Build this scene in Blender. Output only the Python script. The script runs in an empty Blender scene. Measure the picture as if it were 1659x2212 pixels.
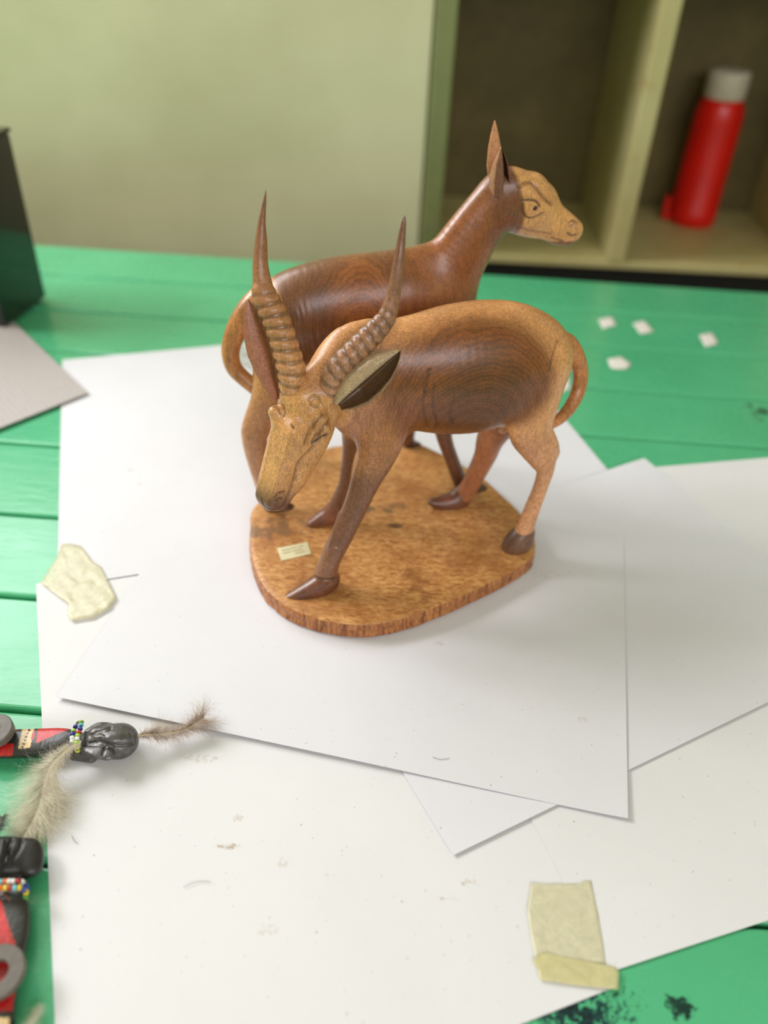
import bpy, bmesh, math, random
import numpy as np
from mathutils import Vector, Matrix
from mathutils.bvhtree import BVHTree
PI = math.pi
random.seed(7); RNG = np.random.RandomState(7)
scene = bpy.context.scene
COL = scene.collection

# ------------------------------------------------------------------ camera, world, lights
H = .508                                            # lens height over the table top (z = 0), metres
W_, H_, F_ = 1659.0, 2212.0, 1790.0
PITCH, ROLL = math.radians(38.6), math.radians(3.0)
FWD = np.array([0, math.cos(PITCH), -math.sin(PITCH)])
_u0 = np.array([0, math.sin(PITCH), math.cos(PITCH)]); _s0 = np.array([1., 0, 0])
RGT = _s0*math.cos(ROLL) + _u0*math.sin(ROLL)
UPV = -_s0*math.sin(ROLL) + _u0*math.cos(ROLL)
EYE = np.array([0, 0, H])
cd = bpy.data.cameras.new('camera'); cam = bpy.data.objects.new('camera', cd); COL.objects.link(cam)
cam.matrix_world = Matrix((( RGT[0], UPV[0], -FWD[0], 0), (RGT[1], UPV[1], -FWD[1], 0),
                           (RGT[2], UPV[2], -FWD[2], H), (0, 0, 0, 1)))
cd.sensor_fit = 'VERTICAL'; cd.sensor_height = 36; cd.lens = F_/H_*36
cd.dof.use_dof = True; cd.dof.focus_distance = .605; cd.dof.aperture_fstop = 2.7
cd.clip_start = .01; cd.clip_end = 50
scene.camera = cam

world = bpy.data.worlds.new('world'); scene.world = world; world.use_nodes = True
wb = world.node_tree.nodes['Background']; wb.inputs[0].default_value = (.93, .97, 1, 1); wb.inputs[1].default_value = .6

def area(name, loc, target, sx, sy, power, col):
    l = bpy.data.lights.new(name, 'AREA'); l.shape = 'RECTANGLE'; l.size = sx; l.size_y = sy; l.energy = power; l.color = col
    o = bpy.data.objects.new(name, l); COL.objects.link(o); o.location = loc
    o.rotation_euler = (Vector(target)-Vector(loc)).to_track_quat('-Z', 'Y').to_euler()
    return o
area('window_light_back', (-1.02, 1.50, 1.16), (-.15, .50, .0), .90, .80, 12, (.93, .95, 1.0))
area('window_light_left', (-2.05, 1.00, 1.56), (.05, .6, .1), .80, .60, 34, (1.0, .97, .98))
area('fill_light_front', (.7, -1.9, 1.55), (.2, .9, .0), 2.2, 1.0, 31, (1.0, .965, 1.0))  # unseen fill added behind the camera to brighten the room
scene.view_settings.view_transform = 'Standard'; scene.view_settings.look = 'None'
scene.view_settings.gamma = 1; scene.view_settings.use_curve_mapping = False
scene.view_settings.exposure = 0.25

# ------------------------------------------------------------------ helpers
def ray(u, v): return RGT*(u-W_/2)/F_ + UPV*(H_/2-v)/F_ + FWD
def gnd(u, v, z=0.0):
    d = ray(u, v); return EYE + d*((H-z)/-d[2])
def aty(u, v, y):
    d = ray(u, v); return EYE + d*(y/d[1])
def proj(p):
    q = np.asarray(p)-EYE; k = q@FWD
    return W_/2+F_*(q@RGT)/k, H_/2-F_*(q@UPV)/k
def dep(p): return float((np.asarray(p)-EYE)@FWD)
def lin(c):
    c = np.asarray(c, float)/255.
    return np.where(c <= .04045, c/12.92, ((c+.055)/1.055)**2.4)
def rgba(c): return (*[float(x) for x in lin(c)], 1)

def tag(o, label=None, cat=None, group=None, kind=None):
    if label: o['label'] = label
    if cat: o['category'] = cat
    if group: o['group'] = group
    if kind: o['kind'] = kind
    return o
def empty(name, loc, label=None, cat=None, group=None, kind=None):
    o = bpy.data.objects.new(name, None); COL.objects.link(o); o.location = loc; o.empty_display_size = .02
    return tag(o, label, cat, group, kind)
def obj(name, me, mat, parent=None, loc=None):
    if isinstance(me, bmesh.types.BMesh):
        m = bpy.data.meshes.new(name); me.to_mesh(m); me.free(); me = m
    o = bpy.data.objects.new(name, me); COL.objects.link(o)
    if mat is not None and not me.materials: me.materials.append(mat)
    if parent is not None: o.parent = parent
    if loc is not None: o.location = loc
    return o
def wloc(o):
    l = Vector((0, 0, 0))
    while o is not None: l += o.location; o = o.parent
    return np.array(l)
def mesh_np(name, V, Fq, smooth=True):
    me = bpy.data.meshes.new(name)
    V = np.asarray(V, np.float32); Fq = np.asarray(Fq, np.int32); n = Fq.shape[1]
    me.vertices.add(len(V)); me.vertices.foreach_set('co', V.ravel())
    me.loops.add(Fq.size); me.loops.foreach_set('vertex_index', Fq.ravel())
    me.polygons.add(len(Fq)); me.polygons.foreach_set('loop_start', np.arange(0, Fq.size, n, dtype=np.int32))
    me.polygons.foreach_set('loop_total', np.full(len(Fq), n, np.int32))
    me.update(calc_edges=True)
    me.polygons.foreach_set('use_smooth', np.full(len(Fq), smooth)); me.update()
    return me
def pymesh(name, V, Fs, smooth=False):
    me = bpy.data.meshes.new(name); me.from_pydata([tuple(map(float, v)) for v in V], [], [tuple(map(int, f)) for f in Fs])
    if smooth: me.polygons.foreach_set('use_smooth', [True]*len(me.polygons))
    me.update(); return me
def box(bm, x0, x1, y0, y1, z0, z1, M=None):
    vs = [bm.verts.new(Vector((x, y, z)) if M is None else M@Vector((x, y, z))) for z in (z0, z1) for y in (y0, y1) for x in (x0, x1)]
    for f in ((0, 2, 3, 1), (4, 5, 7, 6), (0, 1, 5, 4), (2, 6, 7, 3), (0, 4, 6, 2), (1, 3, 7, 5)): bm.faces.new([vs[i] for i in f])
def bevel(bm, w, seg=2):
    bmesh.ops.bevel(bm, geom=bm.edges[:], offset=w, segments=seg, profile=.5, affect='EDGES')
def setcol(me, cols):
    a = me.color_attributes.new('tint', 'FLOAT_COLOR', 'POINT'); a.data.foreach_set('color', np.asarray(cols, np.float32).ravel())
def catmull(P, n):
    P = np.asarray(P, float); out = []
    Q = np.vstack([2*P[0]-P[1], P, 2*P[-1]-P[-2]])
    for i in range(1, len(Q)-2):
        for j in range(n):
            t = j/n; a, b, c, d = Q[i-1], Q[i], Q[i+1], Q[i+2]
            out.append(.5*((2*b)+(-a+c)*t+(2*a-5*b+4*c-d)*t*t+(-a+3*b-3*c+d)*t**3))
    out.append(P[-1]); return np.array(out)
def tube(V, Fs, pts, rad, seg=8, closed=True):
    pts = np.asarray(pts, float); n = len(pts); b = len(V)
    rad = np.broadcast_to(np.asarray(rad, float), (n,))
    T = np.gradient(pts, axis=0); T /= np.linalg.norm(T, axis=1)[:, None]+1e-12
    up = np.array([0, 0, 1.]) if abs(T[0][2]) < .9 else np.array([1., 0, 0])
    for i in range(n):
        s = np.cross(T[i], up); s /= np.linalg.norm(s)+1e-12; up = np.cross(s, T[i])
        for k in range(seg):
            a = 2*PI*k/seg; V.append(pts[i]+rad[i]*(s*math.cos(a)+up*math.sin(a)))
    for i in range(n-1):
        for k in range(seg):
            k2 = (k+1) % seg; Fs.append((b+i*seg+k, b+i*seg+k2, b+(i+1)*seg+k2, b+(i+1)*seg+k))
    if closed: Fs.append(tuple(b+k for k in range(seg))[::-1]); Fs.append(tuple(b+(n-1)*seg+k for k in range(seg)))

# ------------------------------------------------------------------ materials
class NT:
    def __init__(s, name):
        s.m = bpy.data.materials.new(name); s.m.use_nodes = True; s.t = s.m.node_tree; s.n = s.t.nodes; s.l = s.t.links
        s.b = s.n['Principled BSDF']; s.out = s.n['Material Output']
    def node(s, typ, **kw):
        x = s.n.new(typ)
        for k, v in kw.items():
            if isinstance(k, str) and hasattr(x, k): setattr(x, k, v)
        return x
    def inp(s, node, i, v):
        if isinstance(v, bpy.types.NodeSocket): s.l.new(v, node.inputs[i])
        elif v is not None: node.inputs[i].default_value = v
    def math(s, op, a, b=None, c=None, clamp=False):
        x = s.n.new('ShaderNodeMath'); x.operation = op; x.use_clamp = clamp
        s.inp(x, 0, a); s.inp(x, 1, b); s.inp(x, 2, c); return x.outputs[0]
    def vmath(s, op, a, b=None, sc=None):
        x = s.n.new('ShaderNodeVectorMath'); x.operation = op; s.inp(x, 0, a); s.inp(x, 1, b)
        if sc is not None: s.inp(x, 3, sc)
        return x.outputs['Value'] if op in ('LENGTH', 'DOT_PRODUCT', 'DISTANCE') else x.outputs[0]
    def coord(s): return s.n.new('ShaderNodeTexCoord').outputs['Object']
    def noise(s, vec, scale, detail=3, rough=.5, dist=0):
        x = s.n.new('ShaderNodeTexNoise'); s.inp(x, 'Vector', vec); x.inputs['Scale'].default_value = scale
        x.inputs['Detail'].default_value = detail; x.inputs['Roughness'].default_value = rough; x.inputs['Distortion'].default_value = dist
        return x.outputs['Fac']
    def ramp(s, fac, stops):
        x = s.n.new('ShaderNodeValToRGB'); s.inp(x, 0, fac); e = x.color_ramp.elements
        while len(e) < len(stops): e.new(.5)
        for el, (p, c) in zip(e, stops): el.position = p; el.color = c if len(c) == 4 else (*c, 1)
        return x.outputs[0]
    def map(s, v, a, b, c=0., d=1.):
        x = s.n.new('ShaderNodeMapRange'); s.inp(x, 0, v); x.inputs[1].default_value = a; x.inputs[2].default_value = b
        x.inputs[3].default_value = c; x.inputs[4].default_value = d; return x.outputs[0]
    def mix(s, fac, a, b, mode='MIX'):
        x = s.n.new('ShaderNodeMix'); x.data_type = 'RGBA'; x.blend_type = mode
        s.inp(x, 0, fac)
        for i, v in ((6, a), (7, b)):
            if isinstance(v, bpy.types.NodeSocket): s.l.new(v, x.inputs[i])
            else: x.inputs[i].default_value = v
        return x.outputs[2]
    def scale3(s, vec, v):
        return s.vmath('MULTIPLY', vec, v)
    def bump(s, h, strength, dist):
        x = s.n.new('ShaderNodeBump'); x.inputs['Strength'].default_value = strength; x.inputs['Distance'].default_value = dist
        s.inp(x, 'Height', h); s.l.new(x.outputs[0], s.b.inputs['Normal'])
    def base(s, c): s.inp(s.b, 'Base Color', c)
    def set(s, **kw):
        for k, v in kw.items(): s.inp(s.b, k.replace('_', ' '), v)

def plain(name, col, rough=.5, metal=0, var=.12, nscale=40, coat=0, bump=0.0):
    t = NT(name); c = t.coord(); n = t.noise(c, nscale, 4, .6)
    k = np.array(lin(col))
    t.base(t.ramp(n, [(.3, tuple(k*(1-var))), (.7, tuple(np.minimum(k*(1+var), 1)))])); t.set(Roughness=rough, Metallic=metal)
    t.b.inputs['Coat Weight'].default_value = coat
    if bump: t.bump(n, .5, bump)
    return t.m

def wood(name, pith, axis, freq=1700., ring=.45, grain=(1, 1, .12), rough=.32, coat=.36, base=None, gs=900, pore=.36):
    """wood with the vertex tint; rings run round a pith line, stronger where alpha of the tint is high"""
    t = NT(name); c = t.coord()
    at = t.n.new('ShaderNodeAttribute'); at.attribute_name = 'tint'
    col = at.outputs['Color'] if base is None else base
    ax = Vector(axis).normalized()
    q = t.vmath('SUBTRACT', c, tuple(pith))
    along = t.vmath('DOT_PRODUCT', q, tuple(ax))
    qa = t.n.new('ShaderNodeVectorMath'); qa.operation = 'SCALE'; qa.inputs[0].default_value = tuple(ax); t.l.new(along, qa.inputs[3])
    d = t.vmath('LENGTH', t.vmath('SUBTRACT', q, qa.outputs[0]))
    wob = t.noise(c, 26, 3, .55)
    dd = t.math('ADD', t.math('ADD', d, t.math('MULTIPLY', wob, .014)), t.math('MULTIPLY', t.noise(c, 420, 2, .5), .0011))
    w = t.math('SINE', t.math('MULTIPLY', dd, freq))
    w2 = t.math('SINE', t.math('MULTIPLY', dd, freq*.31))
    w = t.math('ADD', t.math('MULTIPLY', w, .6), t.math('MULTIPLY', w2, .4))
    w = t.map(w, -1, 1, 0, 1)
    ripple = t.noise(t.scale3(c, (1, 1, 2.4)), gs*.42, 3, .6, 1.2)
    pz = t.noise(t.scale3(c, grain), gs, 4, .7)
    dark = t.math('SUBTRACT', 1.0, t.math('MULTIPLY', t.math('MULTIPLY', w, at.outputs['Alpha'] if base is None else .5), ring))
    dark = t.math('MULTIPLY', dark, t.map(pz, .34, .62, 1-pore, 1.08))
    dark = t.math('MULTIPLY', dark, t.map(ripple, .38, .62, .80, 1.12))
    sp = t.map(t.noise(t.scale3(c, (1, 1, .2)), 1300, 2, .5), .60, .68, 0, 1)
    if base is None: dark = t.math('MULTIPLY', dark, t.math('SUBTRACT', 1.0, t.math('MULTIPLY', sp, t.map(at.outputs['Alpha'], 0, .8, .42, .12))))
    blot = t.map(t.noise(c, 55, 4, .6), .3, .7, .95, 1.26)
    dark = t.math('MULTIPLY', dark, blot)
    dc = t.n.new('ShaderNodeCombineColor'); [t.l.new(dark, dc.inputs[i]) for i in range(3)]
    t.base(t.mix(1.0, col, dc.outputs[0], 'MULTIPLY'))
    t.set(Roughness=t.map(pz, .3, .7, rough+.12, rough-.05)); t.b.inputs['Coat Weight'].default_value = coat
    t.b.inputs['Coat Roughness'].default_value = .2; t.b.inputs['Coat Tint'].default_value = (1, 1, 1, 1)
    t.bump(t.math('ADD', pz, t.math('MULTIPLY', ripple, .8)), .35, .0004)
    return t.m

# ------------------------------------------------------------------ implicit surface modelling
class Field:
    def __init__(s, lo, hi, vox, org=(0, 0, 0), ang=0.0):
        """grid turned by ang about z round org; lo / hi are local corners"""
        s.org = np.array(org, float); c, n = math.cos(ang), math.sin(ang)
        s.R = np.array([[c, n, 0], [-n, c, 0], [0, 0, 1.]])
        s.lo = np.array(lo, float); s.vox = vox
        s.dim = np.ceil((np.array(hi)-s.lo)/vox).astype(int)+1
        s.G = np.full(s.dim, .05, np.float32)
        s.ax = [(s.lo[i]+np.arange(s.dim[i])*vox).astype(np.float32) for i in range(3)]
    def L(s, p): return (np.asarray(p, float)-s.org)@s.R.T
    def LD(s, d): return np.asarray(d, float)@s.R.T
    def win(s, a, b):
        i0 = np.maximum(np.floor((a-s.lo)/s.vox).astype(int), 0); i1 = np.minimum(np.ceil((b-s.lo)/s.vox).astype(int)+1, s.dim)
        return i0, i1
    def chain(s, pts, lat, k=.008, op='add', p=2, sub=5):
        """pts: rows (x, y, z, r, ratio); lat: lateral direction (one or a list)"""
        P = catmull(np.array([[*s.L(q[:3]), q[3], q[4]] for q in pts]), sub) if len(pts) > 1 else np.array([[*s.L(pts[0][:3]), *pts[0][3:5]]]*2)
        lt = s.LD(lat); lt = lt/np.linalg.norm(lt)
        rm = (P[:, 3]*np.maximum(P[:, 4], 1)).max()+k+2*s.vox
        i0, i1 = s.win(P[:, :3].min(0)-rm, P[:, :3].max(0)+rm)
        if (i1 <= i0).any(): return
        T = np.full(i1-i0, .05, np.float32)
        for a, b in zip(P[:-1], P[1:]):
            r = max(a[3]*max(a[4], 1), b[3]*max(b[4], 1))+k+2*s.vox
            j0, j1 = s.win(np.minimum(a[:3], b[:3])-r, np.maximum(a[:3], b[:3])+r)
            j0 = np.maximum(j0, i0); j1 = np.minimum(j1, i1)
            if (j1 <= j0).any(): continue
            X = s.ax[0][j0[0]:j1[0], None, None]-np.float32(a[0]); Y = s.ax[1][None, j0[1]:j1[1], None]-np.float32(a[1]); Z = s.ax[2][None, None, j0[2]:j1[2]]-np.float32(a[2])
            d = (b-a)[:3].astype(np.float32); L2 = max(float(d@d), 1e-12)
            t = np.clip((X*d[0]+Y*d[1]+Z*d[2])/np.float32(L2), 0, 1)
            qx, qy, qz = X-t*d[0], Y-t*d[1], Z-t*d[2]
            rr = a[3]+(b[3]-a[3])*t; rho = float(a[4]+b[4])/2
            ql = qx*np.float32(lt[0])+qy*np.float32(lt[1])+qz*np.float32(lt[2])
            if p == 2:
                D = np.sqrt(np.maximum(qx*qx+qy*qy+qz*qz+ql*ql*np.float32(1/rho**2-1), 0))-rr
            else:
                dn = d/math.sqrt(L2) if L2 > 1e-11 else np.array([1, 0, 0], np.float32)
                qa = qx*dn[0]+qy*dn[1]+qz*dn[2]
                qv = np.sqrt(np.maximum(qx*qx+qy*qy+qz*qz-ql*ql-qa*qa, 0))
                D = np.sqrt(((np.abs(ql)/rho)**p+qv**p)**(2./p)+qa*qa)-rr
            D = (D*np.float32((1+min(rho, 1))/2)).astype(np.float32)
            o0 = j0-i0; o1 = j1-i0
            V = T[o0[0]:o1[0], o0[1]:o1[1], o0[2]:o1[2]]
            np.minimum(V, D, out=V)
        g = s.G[i0[0]:i1[0], i0[1]:i1[1], i0[2]:i1[2]]
        if op == 'add':
            h = np.clip(.5+.5*(T-g)/k, 0, 1); g[...] = T+(g-T)*h-k*h*(1-h)
        else:
            T = -T; h = np.clip(.5-.5*(T-g)/k, 0, 1); g[...] = T+(g-T)*h+k*h*(1-h)
    def clipz(s, z):
        np.maximum(s.G, (z-s.ax[2])[None, None, :].astype(np.float32), out=s.G)
    def build(s, smooth=2):
        G = s.G; S = G < 0; nx, ny, nz = np.array(G.shape)-1
        c = np.zeros((nx, ny, nz), np.uint8)
        for i in (0, 1):
            for j in (0, 1):
                for k in (0, 1): c += S[i:i+nx, j:j+ny, k:k+nz]
        ai = np.argwhere((c > 0) & (c < 8)); idx = np.full((nx, ny, nz), -1, np.int32)
        idx[ai[:, 0], ai[:, 1], ai[:, 2]] = np.arange(len(ai))
        acc = np.zeros((len(ai), 3)); cnt = np.zeros(len(ai))
        for a in range(3):
            o = [x for x in range(3) if x != a]
            for p_ in (0, 1):
                for q_ in (0, 1):
                    e0 = np.zeros(3, int); e0[o[0]] = p_; e0[o[1]] = q_; e1 = e0.copy(); e1[a] = 1
                    A = ai+e0; B = ai+e1; g0 = G[A[:, 0], A[:, 1], A[:, 2]]; g1 = G[B[:, 0], B[:, 1], B[:, 2]]
                    m = (g0 < 0) != (g1 < 0); t = g0[m]/(g0[m]-g1[m])
                    pos = np.tile(e0.astype(float), (m.sum(), 1)); pos[:, a] = t
                    acc[m] += pos; cnt[m] += 1
        V = ai+acc/cnt[:, None]
        F = []
        for a in range(3):
            b, c2 = (a+1) % 3, (a+2) % 3
            sl0 = [slice(1, -1)]*3; sl1 = [slice(1, -1)]*3; sl0[a] = slice(0, -1); sl1[a] = slice(1, None)
            s0, s1 = S[tuple(sl0)], S[tuple(sl1)]
            ed = np.argwhere(s0 != s1)
            fl = s0[ed[:, 0], ed[:, 1], ed[:, 2]]
            base = ed.copy(); base[:, b] += 1; base[:, c2] += 1
            def cell(db, dc):
                q = base.copy(); q[:, b] += db; q[:, c2] += dc; return idx[q[:, 0], q[:, 1], q[:, 2]]
            Q = np.stack([cell(-1, -1), cell(0, -1), cell(0, 0), cell(-1, 0)], 1)
            Q[~fl] = Q[~fl][:, ::-1]; F.append(Q)
        F = np.vstack(F); F = F[(F >= 0).all(1)]
        for _ in range(smooth):
            A = np.zeros_like(V); n = np.zeros(len(V))
            for i in range(4):
                for j in ((i+1) % 4, (i+3) % 4):
                    for ax_ in range(3): A[:, ax_] += np.bincount(F[:, i], V[F[:, j], ax_], len(V))
                    n += np.bincount(F[:, i], minlength=len(V))
            V = V*.45+.55*A/np.maximum(n, 1)[:, None]
        Wd = (s.lo+V*s.vox)@s.R + s.org
        return Wd, F
def vnormals(V, F):
    N = np.cross(V[F[:, 2]]-V[F[:, 0]], V[F[:, 3]]-V[F[:, 1]]); O = np.zeros_like(V)
    for i in range(4):
        for a in range(3): O[:, a] += np.bincount(F[:, i], N[:, a], len(V))
    return O/(np.linalg.norm(O, axis=1)[:, None]+1e-12)
def pnoise(P, f, seed=0):
    r = np.random.RandomState(seed); o = np.zeros(len(P))
    for i in range(7):
        d = r.normal(size=3); d /= np.linalg.norm(d); o += np.sin(P@d*f*(.7+.9*r.rand())+r.rand()*6.28)
    return o/4
def sst(a, b, x):
    t = np.clip((x-a)/(b-a), 0, 1); return t*t*(3-2*t)
class Plane:
    """vertical mid plane of an animal"""
    def __init__(s, A, ang):
        s.A = np.array([A[0], A[1], 0.]); s.ang = ang
        s.d = np.array([math.cos(ang), math.sin(ang), 0]); s.n = np.array([-s.d[1], s.d[0], 0])   # n points away from the lens
    def at(s, u, v, off=0.):
        r_ = ray(u, v); A = s.A+s.n*off; k = ((A-EYE)@s.n)/(r_@s.n); return EYE+k*r_
    def row(s, u, v, off, rpx, ratio=1.):
        p = s.at(u, v, off); return (*p, rpx/F_*dep(p), ratio)
    def rows(s, L): return [s.row(*q) for q in L]
class Hit:
    def __init__(s, V, F): s.t = BVHTree.FromPolygons([tuple(v) for v in V], [tuple(f) for f in F])
    def __call__(s, u, v):
        d = ray(u, v); h = s.t.ray_cast(Vector(EYE), Vector(d/np.linalg.norm(d)))
        return (np.array(h[0]), np.array(h[1])) if h[0] is not None else (None, None)
    def line(s, pts, n=6):
        out = []
        for q in catmull([[*p, 0] for p in pts], n)[:, :2]:
            p, nn = s(*q)
            if p is not None: out.append(p)
        return np.array(out)
def seg_dist(V, L):
    D = np.full(len(V), 9.)
    for a, b in zip(L[:-1], L[1:]):
        ab = b-a; t = np.clip(((V-a)@ab)/max(ab@ab, 1e-12), 0, 1); D = np.minimum(D, np.linalg.norm(V-a-t[:, None]*ab, axis=1))
    return D
class Body:
    """vertices with tint that can be carved and stained before linking"""
    def __init__(s, V, F, col):
        s.V, s.F = V, F; s.N = vnormals(V, F); s.hit = Hit(V, F)
        s.C = np.tile(np.array([*lin(col), 0.]), (len(V), 1))
    def near(s, L, w):
        lo, hi = L.min(0)-w, L.max(0)+w; return np.where(((s.V > lo) & (s.V < hi)).all(1))[0]
    def groove(s, pts, w=.0009, depth=.0007, col=None, amt=.7, n=6):
        L = s.hit.line(pts, n)
        if len(L) < 2: return
        i = s.near(L, w*2.2); D = seg_dist(s.V[i], L); m = np.exp(-(D/w)**2)
        s.V[i] -= s.N[i]*(m*depth)[:, None]
        if col is not None: s.C[i, :3] += (lin(col)-s.C[i, :3])*(m*amt)[:, None]
    def bulge(s, u, v, r, h):
        p, n = s.hit(u, v)
        if p is None: return
        D = np.linalg.norm(s.V-p, axis=1); i = D < 2.5*r; s.V[i] += s.N[i]*(h*np.exp(-(D[i]/r)**2))[:, None]
    def blob(s, c, axes, radii, col, soft=.25, nz=.12, nf=90, heart=None, seed=0):
        q = s.V-c; d = np.zeros(len(q))
        for a, r in zip(axes, radii): d += ((q@a)/r)**2
        d = np.sqrt(d)+nz*pnoise(s.V, nf, seed); m = 1-sst(1-soft, 1+soft, d)
        s.C[:, :3] += (lin(col)-s.C[:, :3])*m[:, None]
        if heart is not None: s.C[:, 3] += (heart-s.C[:, 3])*m
        return m
    def link(s, name, mat, parent):
        o3 = wloc(parent); me = mesh_np(name, s.V-o3, s.F); setcol(me, s.C); return obj(name, me, mat, parent)

# ------------------------------------------------------------------ the setting
YB = 1.50                                            # front plane of the back wall and the built-in cupboard
cream = NT('cream_wall_paint'); c_ = cream.coord()
cream.base(cream.mix(cream.map(cream.noise(c_, 3.2, 4, .55), .35, .65), rgba((200, 197, 158)), rgba((214, 211, 174)))); cream.set(Roughness=.42)
cream.bump(cream.noise(c_, 60, 3, .5), .25, .001); cream = cream.m
M_floor = plain('grey_cement_floor', (120, 112, 98), .7)
M_ceil = plain('white_ceiling_paint', (214, 212, 200), .8)
M_trim = plain('olive_green_paint', (126, 132, 84), .4, nscale=12)
def structure(name, bm, mat): return tag(obj(name, bm, mat), kind='structure')
ZF = -.76; ZC = 1.95
bm = bmesh.new(); box(bm, -2.4, 2.4, -2.3, 2.0, ZF-.1, ZF); structure('floor', bm, M_floor)
bm = bmesh.new(); box(bm, -2.4, 2.4, -2.3, 2.0, ZC, ZC+.1); structure('ceiling', bm, M_ceil)
bm = bmesh.new()                                     # back wall: window opening high on the left, niche of the cupboard on the right
for a in ((-2.4, -1.5, ZF, ZC), (-1.5, -.55, ZF, .72), (-1.5, -.55, 1.58, ZC), (-.55, .036, ZF, ZC), (.036, 1.36, .98, ZC), (1.36, 2.4, ZF, ZC)):
    box(bm, a[0], a[1], YB, YB+.12, a[2], a[3])
structure('wall_back', bm, cream)
bm = bmesh.new()
for a in ((-2.3, .54, ZF, ZC), (.54, 1.46, ZF, 1.22), (.54, 1.46, 1.9, ZC), (1.46, YB, ZF, ZC)):
    box(bm, -2.2, -2.1, a[0], a[1], a[2], a[3])
structure('wall_left', bm, cream)
bm = bmesh.new(); box(bm, 2.1, 2.2, -2.3, YB, ZF, ZC); structure('wall_right', bm, cream)
bm = bmesh.new()
for a in ((-2.1, -.5, ZF, ZC), (-.5, 1.9, ZF, .9), (-.5, 1.9, 1.9, ZC), (1.9, 2.1, ZF, ZC)):
    box(bm, a[0], a[1], -2.3, -2.2, a[2], a[3])
structure('wall_front', bm, cream)
M_frame = plain('white_window_paint', (214, 214, 204), .4)
bm = bmesh.new()
for a in ((-1.5, -1.46, .72, 1.58), (-.59, -.55, .72, 1.58), (-1.46, -.59, .72, .76), (-1.46, -.59, 1.54, 1.58)):
    box(bm, a[0], a[1], YB+.0, YB+.05, a[2], a[3])
structure('window_1', bm, M_frame)

# cupboard with open pigeonholes
ZS = -.07
cab = empty('cupboard', (.7, 1.66, ZF), 'cream painted built-in cupboard with open pigeonholes behind the green table', 'cupboard')
M_cab = NT('cream_shelf_paint'); c_ = M_cab.coord()
rust = M_cab.map(M_cab.noise(c_, 38, 5, .65), .60, .72)
M_cab.base(M_cab.mix(rust, M_cab.mix(M_cab.map(M_cab.noise(c_, 6, 4, .6), .3, .7), rgba((180, 168, 112)), rgba((198, 188, 136))), rgba((176, 122, 72)))); M_cab.set(Roughness=.45); M_cab = M_cab.m
M_cabin = plain('shaded_olive_lining', (104, 92, 52), .75, nscale=7, var=.3)  # shade inside the pigeonholes put into this darker paint, with grime blotches
def cpart(name, mat, *boxes, bw=.002):
    bm = bmesh.new()
    for b_ in boxes: box(bm, *b_)
    if bw: bevel(bm, bw, 1)
    o = obj(name, bm, mat, cab); o.data.transform(Matrix.Translation(-Vector(cab.location))); return o
cpart('shelf_board', M_cab, (.04, 1.355, YB+.004, YB+.33, ZS-.015, ZS))
cpart('shelf_board', M_cab, (.04, 1.355, YB+.004, YB+.33, .43, .455))
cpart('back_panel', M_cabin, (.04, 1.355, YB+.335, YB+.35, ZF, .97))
cpart('side_panel', M_cab, (.037, .042, YB+.03, YB+.33, ZF, .97), bw=0)
for i, x in enumerate((.404, .765, 1.12)):
    cpart('divider', M_cab, (x-.0155, x+.0155, YB+.002, YB+.33, ZS+.0005, .4295))
cpart('recess_shade_board', plain('black_recess_shade', (22, 22, 16), .7), (.04, 1.355, YB+.05, YB+.06, ZF, ZS-.0155))  # black panel standing in for the shade in the void below the shelf
bm = bmesh.new(); box(bm, .040, .074, YB-.012, YB+.03, ZF, .97); bevel(bm, .003, 2); tag(obj('trim_1', bm, M_trim), kind='structure')

# red flask on the shelf
flask = empty('thermos_flask', (.604, 1.745, ZS), 'red cylindrical flask with a pale cap standing in the cupboard pigeonhole', 'flask')
def lathe(name, prof, mat, parent, seg=40, loc=None):
    V, Fs = [], []
    for r, z in prof:
        for k in range(seg): V.append((r*math.cos(2*PI*k/seg), r*math.sin(2*PI*k/seg), z))
    for i in range(len(prof)-1):
        for k in range(seg): Fs.append((i*seg+k, i*seg+(k+1) % seg, (i+1)*seg+(k+1) % seg, (i+1)*seg+k))
    Fs.append(tuple(range(seg))[::-1]); Fs.append(tuple((len(prof)-1)*seg+k for k in range(seg)))
    return obj(name, pymesh(name, V, Fs, True), mat, parent, loc)
M_red = plain('red_plastic', (224, 16, 8), .4, coat=.15, nscale=15)
lathe('body', [(.043, 0), (.0475, .003), (.0475, .03), (.046, .033), (.046, .197), (.0455, .212), (.040, .229), (.037, .235)], M_red, flask)
lathe('cap', [(.036, .2355), (.0385, .238), (.0385, .277), (.036, .283), (.02, .285)], plain('pale_cap_plastic', (205, 196, 176), .45), flask)
bm = bmesh.new(); box(bm, -.062, -.040, -.008, .008, .004, .016); box(bm, -.062, -.052, -.008, .008, .016, .05); bevel(bm, .002, 1); obj('handle_foot', bm, M_red, flask)

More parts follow.
